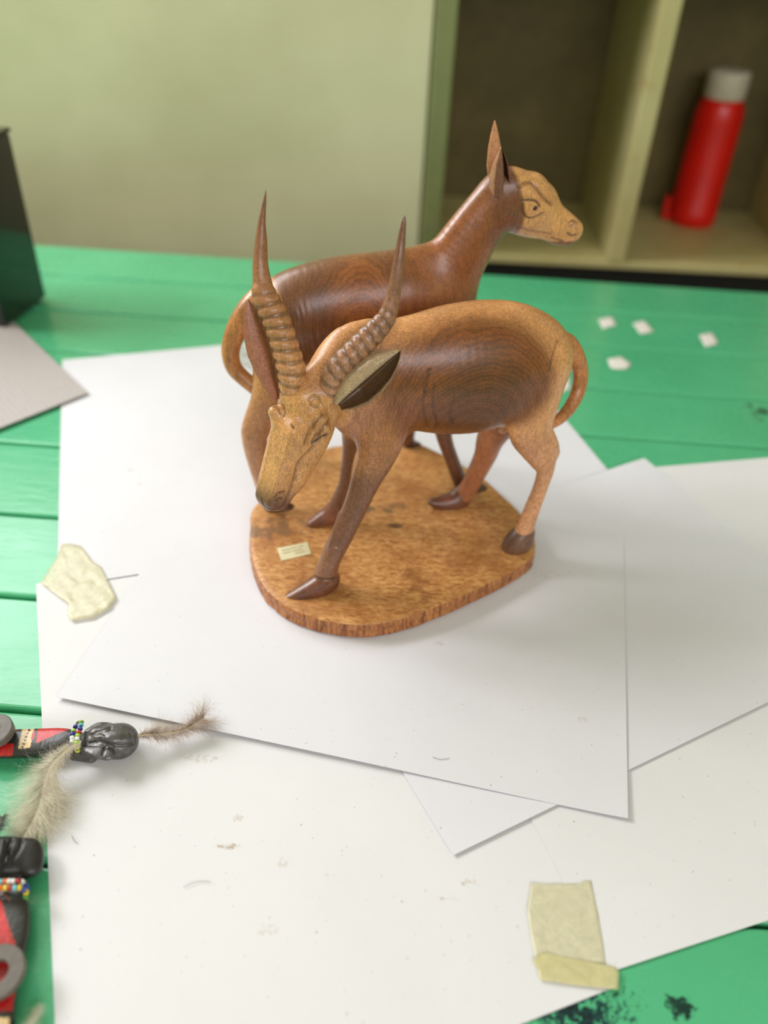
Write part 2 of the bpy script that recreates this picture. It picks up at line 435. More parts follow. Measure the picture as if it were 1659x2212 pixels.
# table of green planks
paint = NT('glossy_green_paint'); c_ = paint.n.new('ShaderNodeNewGeometry').outputs['Position']
nz = paint.noise(c_, 5, 4, .6)
g1 = paint.mix(paint.map(nz, .3, .7), rgba((74, 172, 122)), rgba((88, 186, 136)))
g1 = paint.mix(paint.map(paint.noise(c_, 240, 3, .7), .70, .76), g1, rgba((150, 190, 150)))
scr = paint.noise(paint.scale3(c_, (1, 9, 1)), 60, 4, .6)
g1 = paint.mix(paint.map(scr, .72, .80), g1, rgba((36, 104, 70)))
def stain(colr, cx, cy, rx, ry, th, sc, col, seed=0.):
    q = paint.vmath('SUBTRACT', c_, (cx, cy, 0)); q = paint.vmath('MULTIPLY', q, (1/rx, 1/ry, 0)); d = paint.vmath('LENGTH', q)
    n = paint.noise(paint.vmath('ADD', c_, (seed, seed, 0)), sc, 5, .7, .6)
    m = paint.math('SUBTRACT', n, paint.math('MULTIPLY', paint.math('POWER', d, 2.), .22)); return paint.mix(paint.map(m, th, th+.07), colr, rgba(col))
p1 = gnd(1235, 2190); g1 = stain(g1, p1[0], p1[1], .042, .020, .40, 190, (12, 52, 58)); g1 = stain(g1, p1[0], p1[1], .030, .016, .47, 260, (6, 22, 30), .3)
p1 = gnd(1340, 2170); g1 = stain(g1, p1[0], p1[1], .024, .020, .53, 330, (14, 50, 48), 1.)
p1 = gnd(1470, 2175); g1 = stain(g1, p1[0], p1[1], .010, .008, .34, 260, (10, 48, 44), 2.)
p1 = gnd(1645, 890); g1 = stain(g1, p1[0], p1[1], .03, .035, .46, 70, (40, 96, 70), 3.)
paint.base(g1); paint.set(Roughness=paint.map(paint.noise(c_, 18, 4, .6), .3, .7, .22, .36)); paint.b.inputs['Coat Weight'].default_value = .4
paint.b.inputs['Coat Roughness'].default_value = .10
paint.bump(paint.noise(paint.scale3(c_, (1, 3, 1)), 28, 4, .6), .30, .0022); paint = paint.m
table = empty('table', (0, .55, ZF), 'long green painted plank table under the papers and the carving', 'table')
TH = math.atan(-.034); RT = Matrix.Rotation(TH, 4, 'Z')
cs = [2.453, 2.239, 2.017, 1.791, 1.578, 1.39, 1.164, .954, .728, .505, .285, .065, -.155, -.375]
M_wear = plain('worn_yellowed_paint', (150, 170, 120), .5)
for i in range(len(cs)-1):
    y1, y0 = cs[i]*H, cs[i+1]*H; gap = .0016
    bm = bmesh.new(); box(bm, -1.45, 1.35, y0+gap, y1-gap, -.028, 0)
    bmesh.ops.bevel(bm, geom=[e for e in bm.edges if abs(e.verts[0].co.z) < 1e-6 and abs(e.verts[1].co.z) < 1e-6], offset=.0032, segments=3, profile=.5, affect='EDGES')
    for f in bm.faces: f.smooth = False
    bm.transform(RT); bm.transform(Matrix.Translation(-Vector(table.location))); obj('plank', bm, paint, table)
M_dark = plain('dark_green_paint', (24, 58, 38), .6)
bm = bmesh.new(); box(bm, -1.35, 1.25, .0, .03, -.12, -.029); box(bm, -1.35, 1.25, 1.14, 1.17, -.12, -.029)
for x in (-1.35, -.03, 1.22): box(bm, x, x+.03, .03, 1.14, -.12, -.029)
bm.transform(RT); bm.transform(Matrix.Translation(-Vector(table.location))); obj('apron', bm, M_dark, table)
for x in (-1.33, 1.17):
    for y in (.03, 1.08):
        bm = bmesh.new(); box(bm, x, x+.06, y, y+.06, ZF, -.121); bm.transform(RT); bm.transform(Matrix.Translation(-Vector(table.location))); obj('leg', bm, M_dark, table)

# ------------------------------------------------------------------ sheets of paper
def paper_mat(name, col, spots):
    t = NT(name); c = t.n.new('ShaderNodeNewGeometry').outputs['Position']
    k = t.mix(t.map(t.noise(c, 7, 4, .55), .3, .7), rgba(col), rgba([x-5 for x in col]))
    k = t.mix(t.map(t.noise(c, 420, 2, .5), .735, .77, 0, .7), k, rgba((120, 104, 90)))
    for (u, v, rx, ry, s_) in spots:
        p = gnd(u, v); q = t.vmath('MULTIPLY', t.vmath('SUBTRACT', c, (p[0], p[1], 0)), (1/rx, 1/ry, 0))
        m = t.math('SUBTRACT', t.noise(c, 260, 4, .7, .5), t.math('MULTIPLY', t.math('POWER', t.vmath('LENGTH', q), 2.), .2))
        k = t.mix(t.map(m, .42, .56, 0, s_), k, rgba((172, 150, 120)))
    t.base(k); t.set(Roughness=.55); t.b.inputs['Subsurface Weight'].default_value = 0
    t.b.inputs['Specular IOR Level'].default_value = .3
    t.bump(t.math('ADD', t.noise(c, 8, 3, .5), t.math('MULTIPLY', t.noise(c, 900, 2, .5), .01)), .35, .004)
    return t.m
MP1 = paper_mat('white_paper', (224, 223, 230), [(950, 1395, .006, .003, .35), (1260, 1560, .006, .004, .3), (282, 1018, .004, .004, .8), (303, 1047, .004, .003, .5), (1180, 1245, .03, .01, .2)])
MP2 = paper_mat('white_paper_smudged', (226, 225, 228), [(490, 1830, .012, .003, .8), (515, 1768, .006, .004, .5), (612, 1868, .006, .006, .4), (1015, 1908, .008, .003, .5), (965, 1942, .012, .0015, .5), (430, 1640, .02, .005, .35), (580, 2010, .008, .006, .3)])
def sheet(name, cor, z, mat, label, lift=None, amp=.0006, n=36, seed=0, group=None):
    """cor: four corners in metres on the table, in order BL BR TR TL"""
    c = np.array(cor, float); o3 = np.array([*c.mean(0), z]); S = np.linspace(0, 1, n+1); V = []; rn = np.random.RandomState(seed); ph = rn.rand(6)*6
    for b in S:
        for a in S:
            q = (c[0]*(1-a)+c[1]*a)*(1-b)+(c[3]*(1-a)+c[2]*a)*b
            w = amp*.5*(1+math.sin(q[0]*23+ph[0]+2*math.sin(q[1]*11+ph[1]))*math.sin(q[1]*19+ph[2]))*.5
            if lift: w += lift(a, b)
            V.append((q[0]-o3[0], q[1]-o3[1], w))
    Fs = [(j*(n+1)+i, j*(n+1)+i+1, (j+1)*(n+1)+i+1, (j+1)*(n+1)+i) for j in range(n) for i in range(n)]
    rim = [i for i in range(n+1)]+[j*(n+1)+n for j in range(1, n+1)]+[n*(n+1)+i for i in range(n-1, -1, -1)]+[j*(n+1) for j in range(n-1, 0, -1)]
    b0 = len(V); V += [V[i] for i in rim]; V += [(V[i][0], V[i][1], V[i][2]-.00028) for i in rim]; m_ = len(rim)
    Fs += [(b0+i, b0+m_+i, b0+m_+(i+1) % m_, b0+(i+1) % m_) for i in range(m_)]
    o = obj(name, pymesh(name, V, Fs, True), mat, None, tuple(o3))
    return tag(o, label, 'paper', group)
h = H
def rect(bl, ang, w, l):
    d = np.array([math.cos(ang), math.sin(ang)]); e = np.array([-d[1], d[0]]); bl = np.array(bl); return [bl, bl+d*w, bl+d*w+e*l, bl+e*l]
def edge_lift(a0, hgt, w=.08): return lambda a, b: hgt*math.exp(-b/w)*(.55+.45*math.sin(a*5+.5))
tl4 = gnd(78, 1262)[:2]; a4 = math.atan2(.365, .931)
d4 = np.array([math.cos(a4), math.sin(a4)]); e4 = np.array([-d4[1], d4[0]])
w4 = (np.array([.285, .421])*H-tl4)@d4
q4 = rect(tl4-e4*.445, a4, w4, .445); q4[1] = q4[1]+d4*.002; q4[2] = q4[2]+d4*.04
sheet('paper_sheet', q4, .0004, MP2, 'large white sheet taped down in the left foreground, with brown smudges', seed=1, amp=.0006)
a5 = math.atan2(.32, .947); bl5 = np.array([.287, .424])*H
sheet('paper_sheet', [bl5, np.array([1.44, .815])*H, np.array([1.18, 1.59])*H, np.array([-.044, 1.31])*H], .0010, MP2, 'large white sheet in the right foreground beside the taped seam', seed=2)
tl2 = gnd(135, 780)[:2]; a2 = math.atan2(-.309*-1, .951); d2 = np.array([math.cos(a2), math.sin(a2)]); e2 = np.array([-d2[1], d2[0]])
sheet('paper_sheet', rect(tl2-e2*.413, a2, .556, .413), .0014, MP1, 'large white sheet lying furthest back, behind the carving', seed=3)
bl3 = gnd(978, 1852)[:2]; a3 = math.atan2(.831-.555, .605-.111)
def lift3(a, b): return .004*math.exp(-((1-a)**2+(1-b)**2)/.04) + .0008*math.exp(-b/.05)
sheet('paper_sheet', rect(bl3, a3, .42, .297), .0019, MP1, 'white sheet under the topmost one, its near corner sticking out below it', lift=lift3, seed=4)
bl1 = gnd(123, 1512)[:2]; br1 = gnd(1352, 1775)[:2]; a1 = math.atan2(*(br1-bl1)[::-1])
def lift1(a, b): return .0016*math.exp(-b/.05)*(.5+.5*math.sin(a*3.5+.4)) + .0016*math.exp(-(1-a)/.05)*math.exp(-b/.5)
sheet('paper_sheet', rect(bl1, a1, .42, .297), .0025, MP1, 'topmost white sheet, on which the carving stands', lift=lift1, seed=5)
ZP = .0033                                            # top of the sheets, where the carving stands

# ------------------------------------------------------------------ carving
ZB = ZP+.0165                                         # top of its wooden base
carv = empty('gazelle_carving', (.01, .60, ZP), 'polished wooden carving of two gazelles on one oval base, standing on white paper', 'carving')
# base
bpx = [(540, 1135), (541, 1108), (556, 1085), (600, 1046), (650, 1000), (700, 969), (736, 961), (820, 955), (900, 957), (936, 970), (990, 998), (1040, 1028), (1085, 1068),
       (1125, 1107), (1153, 1150), (1157, 1175), (1152, 1200), (1110, 1232), (1050, 1262), (985, 1292), (900, 1326), (835, 1344), (780, 1350), (710, 1342), (650, 1325), (610, 1304), (575, 1275), (553, 1238), (540, 1190)]
ol = np.array([gnd(u, v, ZB)[:2] for u, v in bpx])
lp = []
for i in range(len(ol)):
    a, b, c2, d = ol[i-1], ol[i], ol[(i+1) % len(ol)], ol[(i+2) % len(ol)]
    for j in range(8):
        t = j/8; lp.append(.5*((2*b)+(-a+c2)*t+(2*a-5*b+4*c2-d)*t*t+(-a+3*b-3*c2+d)*t**3))
lp = np.array(lp); cen = lp.mean(0); V, Fq = [], []; n = len(lp)
rings = [(.0, 0)] + [(.12*i, 0) for i in range(1, 8)] + [(.955, 0), (.985, -.0003), (.996, -.0012), (1.0, -.0028)] + [(1+.004*math.sin(i), -.0028-.0015*i) for i in range(1, 9)] + [(.985, -.0163), (.9, -.0165)]
nr = len(rings); rn = np.random.RandomState(3); chisel = np.repeat(rn.rand(n//3+1), 3)[:n]
for j, (s_, dz) in enumerate(rings):
    for i in range(n):
        q = cen+(lp[i]-cen)*s_; cw = 1 if s_ > .9 and dz < -.002 else 0
        dd = (lp[i]-cen)/np.linalg.norm(lp[i]-cen)
        q = q-dd*cw*.0011*chisel[i]*(1 if dz > -.016 else 0)
        z = ZB+dz+.0003*math.sin(q[0]*180)*math.sin(q[1]*150)*(s_ < .96)
        V.append((q[0], q[1], z))
for j in range(nr-1):
    for i in range(n): Fq.append((j*n+i, j*n+(i+1) % n, (j+1)*n+(i+1) % n, (j+1)*n+i))
V = np.array(V); V = V+np.array([0, 0, 0]); Fq = np.array(Fq)[:, ::-1]
M_base = NT('burl_wood_base'); c_ = M_base.n.new('ShaderNodeNewGeometry').outputs['Position']
bn = M_base.noise(M_base.scale3(c_, (.6, 1.5, .25)), 230, 5, .65, .8); bl = M_base.noise(c_, 26, 4, .6, .4)
bc = M_base.ramp(bn, [(.30, tuple(lin((134, 84, 44)))), (.44, tuple(lin((186, 126, 70)))), (.60, tuple(lin((214, 162, 100)))), (.8, tuple(lin((226, 180, 120))))])
bc = M_base.mix(M_base.map(bl, .46, .68, 0, .65), bc, rgba((150, 90, 42)))
def bstain(colr, u, v, rx, ry, ang, col, s_, th=.36):
    p = gnd(u, v, ZB); q = M_base.vmath('SUBTRACT', c_, (p[0], p[1], 0)); ca, sa = math.cos(ang), math.sin(ang)
    a = M_base.vmath('DOT_PRODUCT', q, (ca/rx, sa/rx, 0)); b = M_base.vmath('DOT_PRODUCT', q, (-sa/ry, ca/ry, 0))
    d = M_base.math('ADD', M_base.math('MULTIPLY', a, a), M_base.math('MULTIPLY', b, b))
    m = M_base.math('SUBTRACT', M_base.noise(c_, 90, 4, .6), M_base.math('MULTIPLY', d, .2)); return M_base.mix(M_base.map(m, th, th+.14, 0, s_), colr, rgba(col))
bc = bstain(bc, 840, 1100, .030, .008, .25, (98, 84, 62), .9); bc = bstain(bc, 850, 1137, .008, .004, 0, (100, 70, 44), .9)
bc = bstain(bc, 900, 1260, .013, .035, .4, (126, 74, 32), .6)
bc = bstain(bc, 600, 1140, .040, .016, .12, (128, 92, 62), .85, .33); bc = bstain(bc, 870, 960, .03, .008, .1, (120, 74, 40), .6)
sn = M_base.noise(M_base.scale3(c_, (1, 1, .14)), 330, 4, .7)
nrm = M_base.n.new('ShaderNodeNewGeometry').outputs['Normal']; sx = M_base.n.new('ShaderNodeSeparateXYZ'); M_base.l.new(nrm, sx.inputs[0])
side = M_base.map(sx.outputs[2], .35, .75, 1, 0)
sc_ = M_base.ramp(sn, [(.36, tuple(lin((112, 58, 24)))), (.5, tuple(lin((168, 104, 54)))), (.66, tuple(lin((196, 134, 76))))])
M_base.base(M_base.mix(side, bc, sc_)); M_base.set(Roughness=.46); M_base.b.inputs['Coat Weight'].default_value = .12
M_base.bump(M_base.math('ADD', bn, M_base.math('MULTIPLY', sn, side)), .5, .0009); M_base = M_base.m
obj('base', mesh_np('base', V-wloc(carv), Fq), M_base, carv)
# sticker lying on the base, with faint worn print
stk = [gnd(u, v, ZB+.0006) for u, v in ((608, 1211), (672, 1196), (664, 1171), (598, 1184))]
so = np.mean(stk, 0)
def quadmesh(name, P, th=.0002):
    bm = bmesh.new(); t = [bm.verts.new(p) for p in P]; b = [bm.verts.new(np.array(p)-np.array([0, 0, th])) for p in P]
    bm.faces.new(t); bm.faces.new(b[::-1])
    for i in range(4): bm.faces.new([t[i], b[i], b[(i+1) % 4], t[(i+1) % 4]])
    m = bpy.data.meshes.new(name); bm.to_mesh(m); bm.free(); return m
so_o = obj('paper_sticker', quadmesh('paper_sticker', [p-wloc(carv) for p in stk]), plain('cream_sticker_paper', (226, 216, 176), .5), carv)
so_o['label'] = 'small cream paper sticker with faint worn print'
V, Fs = [], []
ink = plain('faded_grey_ink', (176, 168, 136), .6)
e0 = (stk[1]-stk[0]); e1 = (stk[3]-stk[0])
for r_, (x0, x1) in ((.68, (.12, .62)), (.68, (.68, .86)), (.46, (.12, .4)), (.46, (.45, .8)), (.25, (.5, .84))):
    p0 = stk[0]+e0*x0+e1*r_+np.array([0, 0, .00012]); b = len(V); a_ = e0*(x1-x0); w_ = e1*.07
    V += [p0, p0+a_, p0+a_+w_, p0+w_]; Fs.append((b, b+1, b+2, b+3))
obj('print', pymesh('print', np.array(V)-wloc(carv), Fs), ink, so_o)

def horn(name, P, parent, mat, nring, ringend, col0, col1, seg=22, sub=16, depth=.12):
    """P rows: x y z r"""
    Q = catmull(P, sub); L = np.concatenate([[0], np.cumsum(np.linalg.norm(np.diff(Q[:, :3], axis=0), axis=1))]); L /= L[-1]
    m = 260; t = np.linspace(0, 1, m); Q = np.stack([np.interp(t, L, Q[:, i]) for i in range(4)], 1)
    T = np.gradient(Q[:, :3], axis=0); T /= np.linalg.norm(T, axis=1)[:, None]
    V, C = [], []; up = -FWD.copy()
    rn = np.random.RandomState(4)
    for i in range(m):
        s_ = np.cross(T[i], up); s_ /= np.linalg.norm(s_); up2 = np.cross(s_, T[i]); up = up2
        x = t[i]/ringend*nring
        fr = x-math.floor(x)
        for k in range(seg):
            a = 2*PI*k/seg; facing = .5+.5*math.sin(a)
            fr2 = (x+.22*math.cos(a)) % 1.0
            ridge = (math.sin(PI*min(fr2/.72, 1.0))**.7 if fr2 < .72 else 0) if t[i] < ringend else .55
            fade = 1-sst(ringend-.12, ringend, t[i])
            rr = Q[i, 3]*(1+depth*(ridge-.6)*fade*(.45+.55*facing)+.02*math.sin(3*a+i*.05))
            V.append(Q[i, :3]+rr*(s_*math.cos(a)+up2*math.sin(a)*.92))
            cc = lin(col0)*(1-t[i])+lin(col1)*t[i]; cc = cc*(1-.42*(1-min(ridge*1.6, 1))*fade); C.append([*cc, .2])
    Fs = [(i*seg+k, i*seg+(k+1) % seg, (i+1)*seg+(k+1) % seg, (i+1)*seg+k) for i in range(m-1) for k in range(seg)]
    V.append(Q[-1, :3]); C.append([*lin(col1), .2]); b = len(V)-1
    V.append(Q[-1, :3]); C.append([*lin(col1), .2])
    Fs += [((m-1)*seg+k, (m-1)*seg+(k+1) % seg, b, b+1) for k in range(0)]
    me = mesh_np(name, np.array(V)-wloc(parent), np.array(Fs)); setcol(me, C); return obj(name, me, mat, parent)
def leaf(name, B, T_, hw, side, face, cup, mat, parent, prof, colin, colout, th=.0016, ridge=0., bend=0., sec=None, colf=None):
    """ear: from B to T_, half width hw, opening towards 'face'"""
    B, T_ = np.array(B), np.array(T_); ax = T_-B; Ln = np.linalg.norm(ax); ax = ax/Ln
    face = np.array(face, float); face -= ax*(face@ax); face /= np.linalg.norm(face); sd = np.cross(ax, face)
    nu, nv = 40, 18; V, C = [], []
    pu, pw = zip(*prof)
    for back in (0, 1):
        for i in range(nu+1):
            u = i/nu; w = hw*np.interp(u, pu, pw)
            for j in range(nv+1):
                v = -1+2*j/nv
                dep_ = (cup*w*(v*v) + ridge*w*math.exp(-(v/.25)**2)) if sec is None else w*np.interp(v, *zip(*sec))
                q = B+ax*u*Ln+sd*w*v*(1-.15*v*v)+face*(dep_-bend*Ln*u*(1-u)*4*.1)
                if back: q = q-face*(th*(1-abs(v)**4)*min(1, 6*(1-u)+.1)+.0003)
                V.append(q); C.append([*lin(colout if back else (colin if colf is None else colf(u, v))), .25])
    n1 = (nu+1)*(nv+1); Fs = []
    for i in range(nu):
        for j in range(nv):
            a = i*(nv+1)+j; Fs.append((a, a+1, a+nv+2, a+nv+1)); Fs.append((n1+a, n1+a+nv+1, n1+a+nv+2, n1+a+1))
    for i in range(nu):
        a = i*(nv+1); Fs.append((a, a+nv+1, n1+a+nv+1, n1+a)); a += nv; Fs.append((a, n1+a, n1+a+nv+1, a+nv+1))
    for j in range(nv):
        Fs.append((j, n1+j, n1+j+1, j+1)); a = nu*(nv+1)+j; Fs.append((a, a+1, n1+a+1, n1+a))
    me = mesh_np(name, np.array(V)-wloc(parent), np.array(Fs)); me.validate(); setcol(me, C); return obj(name, me, mat, parent)
def hoof(rows, lat, mat, parent, col, cleft=None, vox=.0006, z0=None):
    P = np.array([r[:3] for r in rows]); R = max(r[3] for r in rows)*1.3+.003
    f = Field(P.min(0)-R, P.max(0)+R, vox); f.chain(rows, lat, k=.003)
    if cleft is not None: f.chain(cleft, lat, k=.0015, op='sub')
    f.clipz(ZB-.0006 if z0 is None else z0); V, Fq = f.build(2)
    C = np.tile(np.array([*lin(col), .15]), (len(V), 1)); C[:, :3] *= (1+.25*pnoise(V, 300, 2))[:, None]
    me = mesh_np('hoof', V-wloc(parent), Fq); setcol(me, np.clip(C, 0, 1)); return obj('hoof', me, mat, parent)

# ---------------- the male
MP = Plane((-.0537, .5467), math.atan2(.0540, .1467))
VOX = .0007
MY = 'male'
mf = Field((-.085, -.085, -.0+ZB-.001), (.262, .085, .262), VOX, org=(-.0537, .5467, 0), ang=MP.ang)
nM = MP.n; dM = MP.d; Z3 = np.array([0, 0, 1.])
mf.chain(MP.rows([(785, 815, 0, 104, .72), (840, 808, 0, 118, .72), (910, 805, 0, 132, .74), (980, 800, 0, 147, .74), (1040, 794, 0, 148, .74), (1090, 782, 0, 130, .76), (1140, 775, 0, 98, .84), (1178, 772, 0, 54, 1.)]), nM, k=.01)
mf.chain(MP.rows([(768, 758, 0, 64, .55), (790, 742, 0, 52, .5)]), nM, k=.012)                       # withers
mf.chain(MP.rows([(1150, 790, -.008, 76, .8), (1152, 860, -.016, 62, .75), (1146, 925, -.021, 50, .62), (1160, 957, -.024, 43, .55), (1172, 985, -.027, 33, .6), (1178, 1014, -.030, 20, .9),
                  (1168, 1051, -.033, 16, 1), (1150, 1098, -.036, 17, 1), (1134, 1140, -.038, 19, 1), (1120, 1165, -.038, 20, 1)]), nM, k=.010)
mf.chain(MP.rows([(1180, 965, -.024, 26, .7), (1196, 978, -.026, 13, .7)]), nM, k=.005)              # hock
mf.chain(MP.rows([(1130, 800, .010, 70, .8), (1098, 880, .018, 54, .7), (1062, 945, .022, 34, .7), (1048, 985, .026, 26, .8), (1020, 1040, .032, 21, .9), (1000, 1072, .036, 20, 1)]), nM, k=.010)
mf.chain(MP.rows([(812, 850, -.010, 74, .6), (822, 905, -.016, 66, .6), (822, 950, -.022, 54, .62), (812, 990, -.027, 43, .68), (790, 1040, -.032, 33, .8), (767, 1096, -.036, 27, .9), (741, 1152, -.039, 25, .95),
                  (714, 1208, -.042, 23, 1), (704, 1240, -.043, 25, 1)]), nM, k=.012)
mf.chain(MP.rows([(790, 860, .012, 60, .6), (772, 925, .020, 36, .7), (757, 965, .028, 18, .9), (750, 1000, .033, 13, 1), (744, 1045, .037, 13, 1), (728, 1088, .041, 16, 1)]), nM, k=.008)
mf.chain(MP.rows([(765, 895, -.002, 46, .9), (762, 870, 0, 60, .9)]), nM, k=.012)                       # chest
mf.chain(MP.rows([(800, 800, 0, 88, .62), (752, 808, -.006, 82, .6), (718, 826, -.014, 70, .6), (690, 846, -.020, 58, .6), (668, 868, -.026, 48, .7)]), nM, k=.012)  # neck
mf.chain(MP.rows([(1092, 918, 0, 13, 1), (1085, 928, -.001, 10, 1)]), nM, k=.004)
# head
HP = aty(664, 868, .527); HM = aty(592, 1078, .500)
ha = (HM-HP)/np.linalg.norm(HM-HP); hf0 = np.array([-.66, -.62, .42]); hn = np.cross(ha, hf0); hn /= np.linalg.norm(hn); hfv = np.cross(hn, ha)   # hn lateral, hfv out of the face
if hfv@hf0 < 0: hfv = -hfv
pxm = dep(HP)/F_
def hrow(u, v, y, r, ratio): p = aty(u, v, y); return (*p, r/F_*dep(p), ratio)
mf.chain([hrow(664, 862, .530, 60, .90), hrow(660, 892, .524, 60, .92), hrow(648, 930, .518, 54, .92), hrow(634, 975, .513, 45, .90)], hn, k=.006, p=2.5)
mf.chain([hrow(639, 925, .512, 42, .95), hrow(624, 972, .508, 40, .95), hrow(609, 1015, .505, 37, .92), hrow(600, 1045, .502, 35, .95), hrow(589, 1073, .499, 30, 1.05)], hn, k=.004, p=6)
mf.chain([hrow(700, 895, .522, 26, .9), hrow(692, 940, .518, 24, .9), hrow(672, 985, .514, 22, .8), hrow(640, 1040, .508, 20, .8)], hn, k=.008)     # jaw
mf.chain([hrow(593, 890, .512, 14, 1), hrow(601, 908, .511, 11, 1)], hn, k=.006)      # far brow
mf.chain([hrow(692, 905, .505, 15, 1), hrow(700, 930, .505, 15, 1)], hn, k=.008)      # near brow
mf.chain([hrow(632, 855, .520, 26, 1)], hn, k=.006); mf.chain([hrow(708, 850, .520, 24, 1)], hn, k=.006)   # horn roots
mf.clipz(ZB-.0004)
V, Fq = mf.build(2); mb = Body(V, Fq, (222, 158, 100)); del mf
# wood colours: light sapwood with a dark heart in the flank
X2 = (dM, nM, Z3)
hc = MP.at(985, 800)
mb.blob(MP.at(800, 840), X2, (.060, 9, .050), (176, 116, 74), .45, .15, 60, .35, 1)
mb.blob(hc, X2, (.070, 9, .054), (142, 80, 32), .16, .05, 45, 1., 2)
mb.blob(MP.at(995, 820), X2, (.040, 9, .036), (116, 66, 28), .4, .08, 70, 1., 3)
mb.blob(MP.at(985, 950), X2, (.06, 9, .012), (176, 112, 66), .5, .1, 60, .3, 4)
m_ = sst(.125, .105, V[:, 2])*(1-sst(.02, .055, (V-MP.A)@dM)*0)
al = (V-MP.A)@dM
fore = (al < .075)*sst(.150, .118, V[:, 2]); fore = fore*(sst(-.045, -.035, al) if False else 1)
head_m = 1-sst(-.050, -.040, ((V-HP)@hfv)*0-1) if False else np.zeros(len(V))
inhead = ((V-HP)@ha > -.012) & (np.linalg.norm((V-HP)-((V-HP)@ha)[:, None]*ha, axis=1) < .036) & ((V-HP)@ha < .13) & (al < .02)
w_ = fore*(~inhead)*np.clip(1+.15*pnoise(V, 80, 5), 0, 1)
mb.C[:, :3] += (lin((116, 74, 56))-mb.C[:, :3])*(w_*.95)[:, None]; mb.C[:, 3] *= 1-.8*w_
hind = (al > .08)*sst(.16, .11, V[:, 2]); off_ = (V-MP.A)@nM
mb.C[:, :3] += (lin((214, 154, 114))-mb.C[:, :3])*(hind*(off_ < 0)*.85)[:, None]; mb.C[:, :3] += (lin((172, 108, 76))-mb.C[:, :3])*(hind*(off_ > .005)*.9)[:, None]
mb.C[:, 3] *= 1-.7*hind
hL = np.linalg.norm(HM-HP); tip = sst(.74*hL, 1.02*hL, (V-HP)@ha)*inhead
mb.C[:, :3] += (lin((208, 150, 92))-mb.C[:, :3])*(inhead*.9)[:, None]
mb.C[:, :3] += (lin((104, 62, 42))-mb.C[:, :3])*(tip*.95)[:, None]; mb.C[:, 3] *= 1-.7*inhead
dk = (92, 50, 26); vdk = (40, 22, 14)
for L_, w, d_, c2, a_ in [
        ([(620, 938), (622, 955), (614, 985), (603, 1025), (590, 1058)], .0012, -.0006, (206, 152, 100), .5),
        ([(585, 935), (580, 970), (570, 1010), (563, 1040)], .0010, -.0005, (206, 152, 100), .5),
        ([(699, 893), (688, 906), (676, 918), (668, 935), (660, 960)], .0017, .0015, (104, 60, 32), .6),
        ([(712, 910), (697, 925), (684, 940), (676, 958)], .0017, .0015, (104, 60, 32), .6),
        ([(706, 940), (692, 947), (680, 957)], .0016, .0014, vdk, .97),
        ([(676, 966), (658, 985), (645, 1000), (637, 1030), (627, 1060), (618, 1085)], .0014, .0012, (104, 60, 32), .55),
        ([(611, 876), (615, 888), (613, 900)], .0009, .0007, dk, .6),
        ([(592, 878), (600, 880), (606, 892)], .0009, .0006, dk, .5),
        ([(594, 1075), (602, 1066), (614, 1062)], .0011, .0010, dk, .8), ([(596, 1082), (604, 1076), (610, 1078)], .0009, .0007, vdk, .7),
        ([(566, 1078), (570, 1092), (585, 1100), (600, 1100), (616, 1090)], .0010, .0006, vdk, .5),
        ([(629, 918), (634, 924)], .0009, .0006, vdk, .9),
        ([(668, 865), (672, 875), (684, 879), (692, 870), (688, 858), (676, 855), (668, 865)], .0008, .0006, dk, .5)]:
    mb.groove(L_, w, d_, c2, a_)
for L_ in ([(918, 845), (914, 870), (918, 905), (924, 922)], [(938, 830), (936, 880), (944, 925)], [(980, 868), (972, 895), (980, 925)], [(1205, 735), (1195, 765), (1186, 800)], [(928, 800), (918, 845)]):
    mb.groove(L_, .0011, .0005, (84, 46, 26), .6)
mb.groove([(757, 1000), (748, 1060), (730, 1120), (712, 1180)], .0022, -.0012)
mb.groove([(776, 1000), (764, 1060), (746, 1120), (728, 1180)], .0022, .0009)
for L_ in ([(672, 1240), (690, 1250), (712, 1252), (732, 1246)],): mb.groove(L_, .0012, .0009, (60, 36, 26), .8)
pm = MP.at(995, 850)-wloc(carv)
M_male = wood('heartwood_of_male', tuple(pm), (dM[0]*.1+nM[0], dM[1]*.1+nM[1], .35), freq=2300, ring=.42)
male = mb.link('male_gazelle', M_male, carv); male['label'] = 'horned male gazelle of the carving, head lowered'
Mh = mb.hit
# male horns
def horn_px(L_, ys, k=1): return [[*aty(u, v, y), r/F_*dep(aty(u, v, y))*k] for (u, v, r), y in zip(L_, ys)]
hl = [(634, 862, 27), (632, 835, 29), (629, 800, 31), (615, 745, 30), (597, 690, 30), (572, 640, 28), (566, 608, 21), (562, 570, 17), (564, 520, 13), (566, 478, 8), (573, 425, 2.5), (574, 410, .6)]
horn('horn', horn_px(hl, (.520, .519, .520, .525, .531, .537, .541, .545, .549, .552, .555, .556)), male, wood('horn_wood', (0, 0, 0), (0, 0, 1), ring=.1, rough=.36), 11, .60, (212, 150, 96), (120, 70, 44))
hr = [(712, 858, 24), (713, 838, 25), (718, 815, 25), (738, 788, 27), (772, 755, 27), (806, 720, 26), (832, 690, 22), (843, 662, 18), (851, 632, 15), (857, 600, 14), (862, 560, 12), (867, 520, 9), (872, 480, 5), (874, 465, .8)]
horn('horn', horn_px(hr, (.520, .519, .519, .521, .525, .529, .532, .534, .536, .538, .541, .544, .546, .547)), male, wood('horn_wood_dark', (0, 0, 0), (0, 0, 1), ring=.1, rough=.3), 12, .62, (186, 134, 100), (120, 76, 52), depth=.09)
